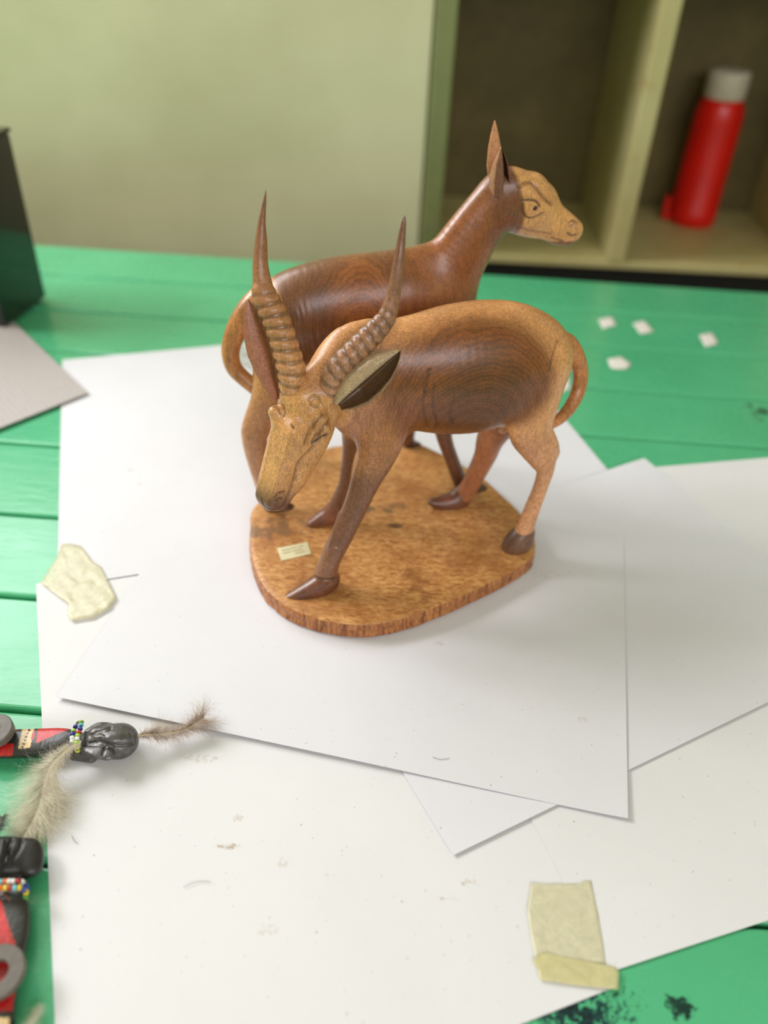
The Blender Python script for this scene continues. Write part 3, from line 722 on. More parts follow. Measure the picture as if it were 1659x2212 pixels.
# male ears
M_ear = wood('ear_wood', (0, 0, 0), (0, 0, 1), ring=.15, rough=.34, pore=.2)
ep = [(0, .25), (.12, .55), (.3, .85), (.5, 1), (.68, .9), (.82, .62), (.93, .3), (1, .03)]
leaf('ear', aty(600, 862, .522), aty(536, 647, .535), .0132, None, (-.02, -.95, .30), .35, M_ear, male, ep, (168, 110, 82), (150, 100, 76),
     sec=((-1, .25), (-.45, .30), (.05, .12), (.32, -.45), (.6, -.3), (.9, .25), (1, .34)), colf=lambda u, v: (168, 108, 84) if v < .1 else ((156, 106, 68) if v < .8 else (206, 166, 122)))
leaf('ear', aty(728, 876, .512), aty(865, 757, .519), .0155, None, (.12, -.80, .10), .75, M_ear, male, [(0, .35), (.12, .7), (.3, 1), (.5, 1), (.68, .86), (.82, .6), (.93, .3), (1, .03)], (84, 62, 42), (146, 122, 96), th=.002,
     sec=((-1, -.35), (-.75, .15), (-.4, .38), (-.12, .25), (0, -.2), (.35, -.75), (.8, -.25), (1, .30)), colf=lambda u, v: (176, 148, 114) if v < -.12 else ((172, 136, 100) if v < -.04 or v > .93 else (96, 68, 44)))
# tail
def tail(P, rows, mat, col, par, lat):
    R = .012; A = np.array([r[:3] for r in rows]); f = Field(A.min(0)-R, A.max(0)+R, .0008); f.chain(rows, lat, k=.004); V, Fq = f.build(2)
    C = np.tile(np.array([*lin(col), .3]), (len(V), 1)); w = .5+.5*pnoise(V*np.array([1, 1, .35]), 260, 9); C[:, :3] *= (1.1-.35*np.clip(w, 0, 1))[:, None]
    me = mesh_np('tail', V-wloc(par), Fq); setcol(me, np.clip(C, 0, 1)); return obj('tail', me, mat, par)
M_tail = wood('tail_wood', (0, 0, 0), (0, 0, 1), ring=.2, pore=.4, gs=600)
tail(MP, MP.rows([(1200, 742, 0, 26, .9), (1222, 742, 0, 23, .9), (1244, 768, 0, 19, .9), (1254, 805, 0, 17, .9), (1249, 845, -.004, 16, .9), (1231, 880, -.010, 16, .8), (1211, 903, -.016, 14, .8), (1192, 918, -.020, 10, .8)]), M_tail, (196, 128, 72), male, nM)
# hooves
def hrows(P, L_): return P.rows(L_)
hoof(hrows(MP, [(708, 1252, -.043, 27, .95), (692, 1264, -.043, 27, .95), (662, 1277, -.043, 19, 1.1), (636, 1287, -.043, 12, 1.3), (619, 1292, -.043, 6, 1.4)]), nM, M_male, male, (112, 66, 46))
hoof(hrows(MP, [(1132, 1152, -.038, 24, .95), (1120, 1170, -.038, 31, .9), (1106, 1182, -.038, 23, .95), (1094, 1194, -.038, 11, 1)]), nM, M_male, male, (116, 80, 62))
hoof(hrows(MP, [(727, 1094, .041, 18, 1), (712, 1112, .042, 21, .95), (690, 1123, .042, 15, 1.1), (669, 1132, .042, 7, 1.3)]), nM, M_male, male, (140, 86, 66))
hoof(hrows(MP, [(1000, 1068, .037, 24, .9), (985, 1082, .037, 26, .9), (957, 1087, .037, 18, 1), (932, 1085, .037, 8, 1.2)]), nM, M_male, male, (116, 68, 48))

# ---------------- the female
FP = Plane((-.110, .651), math.atan2(.2324, .9726))
nF, dF = FP.n, FP.d
ff = Field((-.045, -.062, ZB-.001), (.290, .062, .345), VOX, org=(-.110, .651, 0), ang=FP.ang)
ff.chain(FP.rows([(612, 692, 0, 78, .95), (650, 684, 0, 104, .8), (720, 672, 0, 114, .75), (800, 664, 0, 118, .74), (870, 662, 0, 118, .72), (925, 672, 0, 96, .70)]), nF, k=.012)
ff.chain(FP.rows([(925, 660, 0, 92, .62), (955, 612, 0, 80, .62), (988, 558, 0, 68, .64), (1033, 490, 0, 60, .66), (1072, 440, 0, 56, .68), (1092, 432, 0, 56, .68)]), nF, k=.012)
ff.chain(FP.rows([(910, 590, 0, 52, .6), (880, 596, 0, 48, .6)]), nF, k=.012)
ff.chain(FP.rows([(1098, 430, 0, 66, .66), (1125, 436, 0, 62, .66), (1150, 446, 0, 56, .62)]), nF, k=.006, p=2.4)
ff.chain(FP.rows([(1140, 440, 0, 52, .60), (1165, 458, 0, 42, .55), (1192, 478, 0, 38, .5), (1215, 492, 0, 34, .52), (1234, 498, 0, 26, .62)]), nF, k=.006, p=2.6)
ff.chain(FP.rows([(1154, 398, 0, 19, 1.2)]), nF, k=.006)
ff.chain(FP.rows([(1120, 480, 0, 24, .8), (1150, 488, 0, 24, .7), (1180, 496, 0, 17, .7), (1205, 510, 0, 15, .8), (1226, 516, 0, 13, .9)]), nF, k=.005)
ff.chain(FP.rows([(610, 742, -.008, 66, .8), (596, 800, -.018, 50, .7), (578, 860, -.026, 36, .7), (556, 920, -.032, 33, .6), (550, 945, -.034, 28, .7), (556, 985, -.036, 25, .8), (568, 1038, -.039, 20, .95), (582, 1080, -.042, 19, 1)]), nF, k=.010)
ff.chain(FP.rows([(640, 740, .008, 60, .8), (640, 800, .018, 44, .7), (630, 850, .026, 30, .7), (606, 890, .034, 22, .8), (612, 930, .038, 16, 1), (618, 975, .042, 15, 1)]), nF, k=.010)
ff.chain(FP.rows([(915, 740, -.008, 70, .7), (935, 820, -.018, 44, .7), (950, 880, -.028, 26, .8), (960, 945, -.035, 17, 1), (975, 990, -.038, 15, 1), (992, 1035, -.041, 16, 1)]), nF, k=.010)
ff.chain(FP.rows([(890, 740, .010, 64, .7), (896, 820, .022, 36, .7), (896, 880, .034, 20, .9), (884, 925, .040, 15, 1), (880, 950, .043, 15, 1)]), nF, k=.010)
ff.clipz(ZB-.0004)
V, Fq = ff.build(2); fb = Body(V, Fq, (142, 90, 52)); del ff
X2 = (dF, nF, Z3)
al = (V-FP.A)@dF
fb.C[:, 3] = .5
fb.blob(FP.at(760, 690), X2, (.075, 9, .060), (122, 74, 42), .25, .08, 50, .9, 11)
fb.blob(FP.at(770, 610), X2, (.022, 9, .026), (164, 96, 44), .5, .15, 80, 1., 12)
fb.blob(FP.at(870, 680), X2, (.030, 9, .040), (160, 92, 44), .5, .2, 80, .9, 13)
c0 = FP.at(598, 640); ru = 1-sst(-.002, .004, (V-c0)@dF+.004*pnoise(V, 60, 14)-.25*(c0[2]-V[:, 2]).clip(0, .05))
fb.C[:, :3] += (lin((216, 156, 98))-fb.C[:, :3])*(ru*.95)[:, None]; fb.C[:, 3] *= 1-.8*ru
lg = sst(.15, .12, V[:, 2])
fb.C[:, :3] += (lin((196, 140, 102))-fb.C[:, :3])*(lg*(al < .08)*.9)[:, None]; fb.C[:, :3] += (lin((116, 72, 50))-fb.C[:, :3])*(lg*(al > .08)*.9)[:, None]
fb.blob(FP.at(1000, 550), X2, (.05, 9, .055), (156, 94, 52), .5, .1, 60, .4, 15)
# pale face with a ring of dark behind the jaw
jc = FP.at(1078, 425); dj = (V-jc)@dF; hh = V[:, 2] > FP.at(1100, 520)[2]
fb.C[:, :3] += (lin((122, 72, 42))-fb.C[:, :3])*(hh*sst(-.016, -.004, dj)*.8)[:, None]
_b = [(FP.at(u, v)[2], (FP.at(u, v)-FP.A)@dF) for u, v in ((1109, 506), (1115, 486), (1121, 450), (1117, 413), (1102, 363), (1100, 345))]
jl = (V-FP.A)@dF-np.interp(V[:, 2], [q[0] for q in _b], [q[1] for q in _b])+.0008*pnoise(V, 150, 16); fm = hh*sst(-.002, .0025, jl)
fb.C[:, :3] += (lin((218, 160, 98))-fb.C[:, :3])*fm[:, None]; fb.C[:, 3] = fb.C[:, 3]*(1-fm)+.15*fm
for L_, w, d_, c2, a_ in [
        ([(1127, 433), (1145, 432), (1158, 435), (1166, 446)], .0010, .0008, (70, 34, 20), .9),
        ([(1131, 440), (1130, 456), (1136, 468), (1146, 471), (1160, 467), (1171, 460)], .0009, .0008, (92, 46, 26), .9),
        ([(1124, 404), (1133, 396), (1147, 395), (1158, 406), (1168, 420), (1180, 434), (1190, 442)], .0016, .0008, (122, 70, 44), .75),
        ([(1119, 489), (1140, 497), (1165, 501), (1188, 505)], .0013, .0004, (128, 74, 50), .6),
        ([(1190, 514), (1204, 518), (1215, 521)], .0009, .0008, (90, 48, 36), .8),
        ([(1226, 504), (1235, 509), (1244, 507)], .0010, .0009, (96, 50, 32), .9),
        ([(1229, 483), (1236, 477), (1246, 480)], .0011, .0010, (116, 66, 40), .8), ([(1232, 490), (1238, 486)], .0010, .0010, (90, 50, 32), .7)]:
    fb.groove(L_, w, d_, c2, a_)
fb.bulge(1150, 450, .0042, .0012)
pf = FP.at(765, 640)-wloc(carv)
M_fem = wood('heartwood_of_female', tuple(pf), (nF[0], nF[1], .3), freq=2300, ring=.42)
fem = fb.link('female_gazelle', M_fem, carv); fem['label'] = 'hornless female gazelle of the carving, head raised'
p, n_ = fb.hit(1153, 449)
def ball(name, c, r, mat, par, sc=(1, 1, 1)):
    bm = bmesh.new(); bmesh.ops.create_uvsphere(bm, u_segments=16, v_segments=10, radius=r); bmesh.ops.scale(bm, vec=sc, verts=bm.verts)
    for f in bm.faces: f.smooth = True
    return obj(name, bm, mat, par, tuple(np.array(c)-wloc(par)))
M_pup = plain('burnt_dark_wood', (58, 30, 18), .35)
if p is not None: ball('pupil', p+n_*.0001, .0031, M_pup, fem, (1, .5, .7))
p, n_ = mb.hit(692, 953)

leaf('ear', FP.at(1079, 462, -.011), FP.at(1083, 318, -.016), .0092, None, (.25, -.96, .12), .55, M_ear, fem, [(0, .35), (.12, .75), (.3, 1), (.55, 1), (.75, .72), (.9, .34), (1, .03)], (92, 56, 38), (122, 80, 62), th=.002,
     sec=((-1, -.5), (-.6, .1), (-.1, .35), (.2, .3), (.32, -.1), (.55, -.75), (.75, -.1), (1, .1)), colf=lambda u, v: (58, 34, 22) if .28 < v < .78 and u > .3 else ((176, 128, 96) if v < -.6 else (124, 82, 62)))
leaf('ear', FP.at(1073, 405, .010), FP.at(1069, 260, .014), .0082, None, (.3, -.9, .1), -.35, M_ear, fem, [(0, .6), (.15, .9), (.35, 1), (.6, .80), (.8, .48), (.93, .22), (1, .03)], (206, 144, 104), (190, 130, 92), th=.002)
tail(FP, FP.rows([(590, 640, 0, 34, .9), (560, 650, -.002, 30, .9), (530, 680, -.004, 26, .9), (508, 720, -.006, 23, .9), (498, 760, -.008, 20, .9), (506, 795, -.010, 18, .9), (530, 820, -.014, 17, .9), (562, 845, -.020, 17, .9), (586, 862, -.026, 13, .9)]), M_tail, (200, 134, 78), fem, nF)
hoof(hrows(FP, [(582, 1082, -.042, 18, 1), (592, 1094, -.042, 17, 1), (622, 1100, -.042, 15, 1.1), (650, 1109, -.042, 7, 1.3)]), nF, M_fem, fem, (84, 56, 42))
hoof(hrows(FP, [(994, 1040, -.041, 16, 1), (1005, 1052, -.041, 15, 1), (1032, 1056, -.041, 14, 1.1), (1054, 1061, -.041, 7, 1.3)]), nF, M_fem, fem, (76, 48, 34))
hoof(hrows(FP, [(880, 948, .043, 15, 1), (886, 960, .043, 14, 1), (906, 966, .043, 9, 1.2)]), nF, M_fem, fem, (84, 48, 32))
hoof(hrows(FP, [(617, 972, .042, 14, 1), (625, 984, .042, 14, 1), (642, 990, .042, 8, 1.2)]), nF, M_fem, fem, (84, 56, 42))

# ------------------------------------------------------------------ things on the table
def polygon_patch(name, px, z, mat, amp, seed, th=.00012, rings_=9, fold=None):
    P = np.array([gnd(u, v, z)[:2] for u, v in px]); lp_ = []
    for i in range(len(P)):
        a, b = P[i], P[(i+1) % len(P)]
        for j in range(5): lp_.append(a+(b-a)*j/5)
    lp_ = np.array(lp_); ce = lp_.mean(0); r = np.random.RandomState(seed); V, Fs = [], []; n = len(lp_); ph = r.rand(6)*6
    for sd in (0, 1):
        for j in range(rings_+1):
            for i in range(n):
                q = ce+(lp_[i]-ce)*(j/rings_)
                w = amp*(.5+.5*math.sin(q[0]*420+ph[0]+3*math.sin(q[1]*210+ph[1])))*(.5+.5*math.sin(q[1]*330+ph[2]+2*math.sin(q[0]*190)))
                if fold: w += fold(q)
                V.append((q[0]-ce[0], q[1]-ce[1], w-sd*th))
    m1 = (rings_+1)*n
    for sd in (0, 1):
        for j in range(rings_):
            for i in range(n):
                f = (sd*m1+j*n+i, sd*m1+(j+1)*n+i, sd*m1+(j+1)*n+(i+1) % n, sd*m1+j*n+(i+1) % n); Fs.append(f if sd == 0 else f[::-1])
    for i in range(n): a = rings_*n; Fs.append((a+i, m1+a+i, m1+a+(i+1) % n, a+(i+1) % n))
    return obj(name, pymesh(name, V, Fs, True), mat, None, (ce[0], ce[1], z))
def tape_mat(name, col, alpha):
    t = NT(name); c = t.coord(); t.base(t.mix(t.map(t.noise(c, 160, 4, .6), .35, .65), rgba(col), rgba([x-14 for x in col]))); t.set(Roughness=.22)
    t.inp(t.b, 'Alpha', t.map(t.noise(c, 90, 3, .6), .3, .7, alpha-.08, alpha+.08)); t.bump(t.noise(c, 500, 3, .6), .3, .0006); return t.m
MT = tape_mat('yellowed_clear_tape', (240, 234, 202), .55); MT2 = tape_mat('yellowed_folded_tape', (232, 224, 172), .6)
tag(polygon_patch('tape_strip', [(132, 1177), (153, 1174), (175, 1180), (202, 1214), (219, 1224), (243, 1275), (252, 1291), (236, 1315), (202, 1335), (155, 1342), (145, 1329), (148, 1305), (125, 1288), (88, 1259), (125, 1200)], .0026, MT, .0009, 3),
    'crumpled piece of yellowed tape at the left edge, holding two sheets', 'tape')
tag(polygon_patch('tape_strip', [(1147, 1907), (1184, 1909), (1252, 1908), (1263, 1902), (1277, 1903), (1289, 1962), (1300, 2021), (1309, 2084), (1156, 2074), (1145, 2017), (1138, 1967)], .0016, MT, .0003, 4),
    'wide flat piece of yellowed tape over the seam of two sheets at lower right', 'tape')
tag(polygon_patch('tape_strip', [(1150, 2075), (1168, 2058), (1190, 2061), (1328, 2088), (1337, 2099), (1335, 2138), (1312, 2136), (1248, 2129), (1165, 2117), (1161, 2095)], .0022, MT2, .0008, 5),
    'narrow folded tape strip below the wide tape, reaching onto the green table', 'tape')
tag(polygon_patch('tape_strip', [(505, 752), (530, 745), (550, 760), (556, 785), (540, 800), (520, 788), (508, 775)], .0020, tape_mat('clear_film', (222, 222, 216), .6), .004, 6),
    'crumpled bit of clear film on the paper behind the looped tail of the hornless gazelle', 'film')
MSC = plain('white_scrap_paper', (232, 226, 220), .6, var=.02)
for px, lb in (([(1292, 690), (1322, 684), (1332, 702), (1302, 710)], 'small white paper scrap on the green table, leftmost of the far row'),
               ([(1366, 698), (1392, 692), (1412, 716), (1384, 722)], 'small white paper scrap on the green table, middle of the far row'),
               ([(1510, 724), (1538, 718), (1552, 742), (1524, 750)], 'small white paper scrap on the green table, the one furthest right'),
               ([(1312, 776), (1342, 770), (1364, 786), (1352, 798), (1320, 796)], 'small white paper scrap on the green table, the nearest of the four behind the carving'),
               ([(1205, 796), (1226, 790), (1232, 840), (1212, 850)], 'pale paper scrap seen through the curled tail of the horned gazelle')):
    tag(polygon_patch('paper_scrap', px, .0006, MSC, .0008, len(lb), th=.0003, rings_=3), lb, 'paper', 'scraps of white paper on the green table')

# black box and printed sheet at the left edge
bx = empty('black_box', (-.549, 1.035, 0), 'glossy black upright box cut off by the left edge of the photo', 'box')
gb = plain('glossy_black_plastic', (16, 18, 17), .16, coat=.5, var=.05)
Rb = Matrix.Rotation(-.17, 4, 'Z')
bm = bmesh.new(); box(bm, -.075, .058, -.055, .047, .004, .218); bevel(bm, .003, 2); bm.transform(Rb); obj('body', bm, gb, bx)
bm = bmesh.new(); box(bm, -.073, .060, -.057, .049, .2185, .224); bevel(bm, .002, 2); bm.transform(Rb); obj('lid', bm, gb, bx)
bm = bmesh.new(); box(bm, -.07, .05, -.05, .042, 0, .0038); bm.transform(Rb); obj('foot', bm, gb, bx)
ps = NT('grey_printed_sheet'); c_ = ps.coord()
ln = ps.math('SINE', ps.math('MULTIPLY', ps.vmath('DOT_PRODUCT', c_, (.745, .667, 0)), 900)); wd = ps.noise(ps.scale3(c_, (1, 1, 1)), 320, 3, .7)
m_ = ps.math('MULTIPLY', ps.map(ln, .2, .6), ps.map(wd, .5, .58)); ps.base(ps.mix(ps.math('MULTIPLY', m_, .3), rgba((178, 170, 168)), rgba((104, 102, 132)))); ps.set(Roughness=.6)
A_, B_ = gnd(28, 692, .006)[:2], gnd(190, 846, .006)[:2]; e_ = np.array([-.654, -.757])
sheet('printed_sheet', [B_+e_*.30, B_, A_, A_+e_*.30], .0045, ps.m, 'grey printed sheet with faint writing lying at the left edge, below the black box', amp=.001, seed=9)
sheet('printed_sheet', [B_+e_*.30-.006, B_+e_*.012-.001, A_+e_*.012, A_+e_*.30-.006], .0032, ps.m, 'lower grey sheet hidden beneath the printed sheet at the left edge', amp=.001, seed=10)

# ------------------------------------------------------------------ small painted figures with beads and feathers
def gr(u, v, z, rpx, ratio=1.): p = gnd(u, v, z); return (*p, rpx/F_*dep(p), ratio)
def inpoly(U, Vv, poly):
    r = np.zeros(len(U), bool); n = len(poly)
    for i in range(n):
        x0, y0 = poly[i]; x1, y1 = poly[(i+1) % n]
        if y0 == y1: continue
        c = ((y0 > Vv) != (y1 > Vv)) & (U < (x1-x0)*(Vv-y0)/(y1-y0)+x0); r ^= c
    return r
def projv(V):
    q = V-EYE; k = q@FWD; return W_/2+F_*(q@RGT)/k, H_/2-F_*(q@UPV)/k
M_paint = NT('painted_wood'); c_ = M_paint.coord(); at = M_paint.n.new('ShaderNodeAttribute'); at.attribute_name = 'tint'
nz = M_paint.noise(c_, 420, 4, .65); cc = M_paint.n.new('ShaderNodeCombineColor'); k_ = M_paint.map(nz, .3, .7, .72, 1.25)
for i in range(3): M_paint.l.new(k_, cc.inputs[i])
M_paint.base(M_paint.mix(1., at.outputs['Color'], cc.outputs[0], 'MULTIPLY')); M_paint.set(Roughness=.36); M_paint.b.inputs['Coat Weight'].default_value = .3
M_paint.bump(M_paint.noise(c_, 300, 4, .6), .6, .0007); M_paint = M_paint.m
BL = (46, 44, 43); RD = (196, 34, 34); CR = (222, 190, 140)
def painted(name, f, par, base, paints, zmin=None):
    V, Fq = f.build(2); C = np.tile(np.array([*lin(base), 1.]), (len(V), 1)); U, W2 = projv(V); up = vnormals(V, Fq)[:, 2] > .15
    for poly, col in paints:
        m = inpoly(U, W2, poly) if len(poly) > 2 else ((U-poly[0][0])**2+(W2-poly[0][1])**2 < poly[1][0]**2)
        C[m & up, :3] = lin(col)
    me = mesh_np(name, V-wloc(par), Fq); setcol(me, C); return obj(name, me, M_paint, par)
def bead(c, r, ax, col, par):
    key = 'bead_%d_%d_%d' % col
    mt = bpy.data.materials.get(key) or plain(key, col, .18, coat=.6, var=.02)
    me = bpy.data.meshes.get('m'+key)
    if me is None:
        V, Fs = [], []; S1, S2 = 14, 8
        for i in range(S1):
            a = 2*PI*i/S1
            for j in range(S2):
                b = 2*PI*j/S2; rr = .60+.40*math.cos(b); V.append((rr*math.cos(a), rr*math.sin(a), .72*math.sin(b)))
        for i in range(S1):
            for j in range(S2): Fs.append((i*S2+j, ((i+1) % S1)*S2+j, ((i+1) % S1)*S2+(j+1) % S2, i*S2+(j+1) % S2))
        me = pymesh('m'+key, V, Fs, True); me.materials.append(mt)
    o = bpy.data.objects.new('bead', me); COL.objects.link(o); o.parent = par; o.scale = (r, r, r)
    o.location = tuple(np.array(c)-wloc(par)); o.rotation_euler = Vector(ax).to_track_quat('Z', 'Y').to_euler(); return o
def strand(par, L_, z, r=.0018, thread=(70, 50, 36)):
    P = [gnd(u, v, zz) for (u, v, c), zz in zip(L_, z)]; P = np.array(P)
    V, Fs = [], []; tube(V, Fs, catmull(P, 4), .0003, 6); o3 = wloc(par)
    th = obj('bead_string', pymesh('bead_string', np.array(V)-o3, Fs, True), plain('bead_thread', thread, .7), par)
    T = np.gradient(P, axis=0)
    for p, t_, (u, v, c) in zip(P, T, L_): bead(p, r, t_, c, th)
    return th
def feather(par, Q, wid, n, col, tipc, seed, ang=.75, fluff=.35, zr=.004, w0=.00022, alpha=.75, label=None):
    """Q rows: u v z; wid: list of (t, left_px, right_px)"""
    r = np.random.RandomState(seed); P = catmull(np.array([gnd(*q) for q in Q]), 10); m = len(P)
    o3 = wloc(par); V, Fs = [], []; tube(V, Fs, P, np.linspace(.00035, .0001, m), 6)
    qm = plain('quill_'+str(seed), (206, 192, 150), .4); q_o = obj('feather', pymesh('feather', np.array(V)-o3, Fs, True), qm, par)
    if label: q_o['label'] = label
    t_ = NT('barbs_'+str(seed)); c = t_.coord(); t_.base(t_.mix(t_.map(t_.noise(c, 120, 3, .6), .3, .7), rgba(col), rgba(tipc))); t_.set(Roughness=.55)
    t_.b.inputs['Alpha'].default_value = alpha; t_.b.inputs['Subsurface Weight'].default_value = 0
    L = np.concatenate([[0], np.cumsum(np.linalg.norm(np.diff(P, axis=0), axis=1))]); L /= L[-1]; T = np.gradient(P, axis=0); T /= np.linalg.norm(T, axis=1)[:, None]
    V, Fs = [], []; tt = [w[0] for w in wid]
    for k in range(n):
        t = r.rand(); p = np.array([np.interp(t, L, P[:, i]) for i in range(3)]); tg = np.array([np.interp(t, L, T[:, i]) for i in range(3)])
        sd = np.cross(tg, (0, 0, 1)); sd /= np.linalg.norm(sd); s_ = 1 if r.rand() < .5 else -1
        Ln = np.interp(t, tt, [w[1] if s_ < 0 else w[2] for w in wid])/F_*dep(p)*(.65+.5*r.rand())
        a = ang+r.normal()*.18; d = sd*s_*math.sin(a)+tg*math.cos(a)+np.array([0, 0, 1])*r.normal()*.22; pt = p.copy(); ns = 5; b = len(V)
        cv = r.normal()*fluff; cz = -.10+r.normal()*.16
        for j in range(ns+1):
            w = w0*(1-j/ns*.8); nd = np.cross(d, (0, 0, 1)); nd /= np.linalg.norm(nd)+1e-9
            V.append(pt+nd*w/2); V.append(pt-nd*w/2)
            pt = pt+d*Ln/ns; pt[2] = max(pt[2], .0030+.002*r.rand()); d = d+nd*cv*.35+np.array([0, 0, 1])*cz*.3+r.normal(size=3)*.08*fluff; d /= np.linalg.norm(d)
        for j in range(ns): Fs.append((b+2*j, b+2*j+1, b+2*j+3, b+2*j+2))
    bo = obj('barbs', pymesh('barbs', np.array(V)-o3, Fs, False), t_.m, q_o); bo['kind'] = 'stuff'
    return q_o

f1 = empty('beaded_figure', tuple(gnd(110, 1603, 0)), 'small black and red painted figure with brown head feather, upper of the two at left', 'figurine', 'small painted figures with beads and feathers')
g_ = Field(gnd(-40, 1660, 0)-np.array([.03, .03, .0]), gnd(330, 1540, .03)+np.array([.01, .02, .012]), .0006)
g_.lo[2] = -.002
g_.chain([gr(196, 1600, .013, 30, .8), gr(225, 1598, .0145, 38, .85), gr(258, 1597, .0145, 40, .9)], (0, 0, 1), k=.003)
g_.chain([gr(206, 1578, .022, 12, .8), gr(240, 1588, .025, 16, .7), gr(270, 1590, .023, 14, .7)], (0, 0, 1), k=.003)
g_.chain([gr(188, 1576, .020, 7, .6), gr(212, 1566, .022, 11, .5), gr(238, 1559, .020, 3, .5)], (0, 0, 1), k=.0006)
g_.chain([gr(232, 1626, .020, 15, .5), gr(205, 1620, .021, 14, .45), gr(170, 1612, .019, 3, .5)], (0, 0, 1), k=.0006)
g_.chain([gr(196, 1632, .006, 14, .7), gr(160, 1628, .006, 12, .7)], (0, 0, 1), k=.003)
g_.clipz(.0012); V, Fq = g_.build(2)
hb = Body(V, Fq, (62, 60, 60))
for L_ in ([(196, 1588), (216, 1578), (240, 1570)], [(190, 1606), (215, 1604), (244, 1614)], [(212, 1600), (232, 1606), (262, 1612), (288, 1606)], [(206, 1585), (222, 1590), (214, 1596)], [(240, 1574), (226, 1579), (208, 1580)], [(228, 1612), (222, 1630)]): hb.groove(L_, .0009, .0012, (22, 21, 21), .7)
me = mesh_np('head', hb.V-wloc(f1), hb.F); setcol(me, np.hstack([hb.C[:, :3], np.ones((len(V), 1))])); obj('head', me, plain('graphite_wood', (104, 102, 102), .36, metal=.6, var=.25, nscale=200, bump=.0013), f1)
g_ = Field(gnd(-80, 1660, 0)-np.array([.04, .02, 0]), gnd(190, 1550, .02)+np.array([.01, .012, .008]), .0005); g_.lo[2] = -.002
g_.chain([gr(185, 1600, .012, 19, .8), gr(155, 1597, .012, 22, .7), gr(128, 1598, .012, 31, .5), (*gr(80, 1601, .012, 34, .42),), (*gr(20, 1603, .012, 34, .42),), (*gr(-90, 1606, .012, 34, .42),)], (0, 0, 1), k=.003, p=3)
g_.clipz(.004)
dots = [([(u, v), (2.6, 0)], (24, 18, 14)) for u, v in ((67, 1570), (63, 1577), (59.5, 1584), (56.5, 1591.5), (54, 1599), (51.5, 1607), (48.5, 1614))]
painted('body', g_, f1, BL, [([(84, 1560), (136, 1560), (156, 1573), (130, 1583), (95, 1598), (77, 1606)], RD), ([(51, 1560), (77, 1560), (65, 1615), (39, 1618)], CR),
        ([(-80, 1560), (44, 1560), (38, 1578), (-80, 1578)], RD), ([(-80, 1608), (30, 1606), (27, 1632), (20, 1648), (-80, 1650)], RD), ([(70, 1582), (76, 1576), (73, 1596), (66, 1600)], RD)]+dots)
def ringm(name, par, c, ro, ri, hgt, mat, tilt=(0, 0, 0), seg=40):
    V, Fs = [], []; pr = [(ri, 0), (ri, hgt), (ri+.0006, hgt+.0004), (ro-.0008, hgt+.0004), (ro, hgt-.0004), (ro, 0)]; m = len(pr)
    for k in range(seg):
        a = 2*PI*k/seg
        for r_, z in pr: V.append((r_*math.cos(a), r_*math.sin(a), z))
    for k in range(seg):
        for j in range(m): Fs.append((k*m+j, k*m+(j+1) % m, ((k+1) % seg)*m+(j+1) % m, ((k+1) % seg)*m+j))
    o = obj(name, pymesh(name, V, Fs, False), mat, par, tuple(np.array(c)-wloc(par))); o.rotation_euler = tilt; return o
M_ring = plain('grey_painted_wood', (112, 106, 102), .4, var=.15, nscale=200)
# legs / support under the ring so that it rests on the body
ringm('shield', f1, gnd(-6, 1584, .0172), .0118, .0036, .0062, M_ring, (.10, .0, 0))
strand(f1, [(168, 1560, (230, 230, 224)), (163, 1570, (24, 34, 150)), (159, 1579, (166, 206, 70)), (157, 1586, (24, 34, 150)), (156, 1594, (232, 232, 226)), (156, 1601, (232, 232, 226)), (153, 1609, (24, 34, 150)), (151, 1617, (24, 34, 150))],
       (.012, .0185, .0205, .0212, .0213, .0212, .020, .016))
strand(f1, [(176, 1560, (166, 206, 70)), (175, 1567, (90, 200, 216)), (173, 1575, (24, 34, 150)), (170, 1582, (190, 40, 40)), (168, 1589, (166, 206, 70)), (167, 1596, (232, 232, 226)), (166, 1604, (166, 206, 70)), (168, 1613, (210, 214, 80)), (168, 1621, (210, 214, 80))],
       (.014, .0195, .0215, .0222, .0223, .0222, .0215, .019, .014))
feather(f1, [(296, 1590, .016), (320, 1587, .016), (347, 1586, .013), (391, 1579, .012), (428, 1560, .012), (440, 1552, .013)], [(0, 16, 16), (.12, 44, 26), (.30, 60, 34), (.42, 26, 34), (.7, 36, 38), (.88, 56, 62), (1, 60, 56)], 1300, (186, 166, 146), (132, 106, 84), 21, ang=.85, fluff=.6, alpha=.8, label='brown downy feather on top of the head')
feather(f1, [(176, 1600, .0225), (140, 1624, .020), (110, 1654, .016), (95, 1692, .012), (87, 1732, .009), (69, 1776, .007), (50, 1806, .006)], [(0, 16, 16), (.15, 30, 34), (.28, 70, 54), (.42, 110, 92), (.62, 112, 104), (.8, 84, 78), (.93, 46, 50), (1, 20, 22)], 2600, (226, 218, 194), (186, 172, 148), 22, ang=.78, fluff=.5, alpha=.62, label='pale beige feather tied under the beads')
feather(f1, [(170, 1612, .016), (195, 1616, .010), (212, 1630, .006)], [(0, 6, 6), (.6, 12, 14), (1, 8, 8)], 160, (170, 154, 122), (120, 104, 80), 23, ang=.5, fluff=.2, alpha=.9, label='short olive feather')

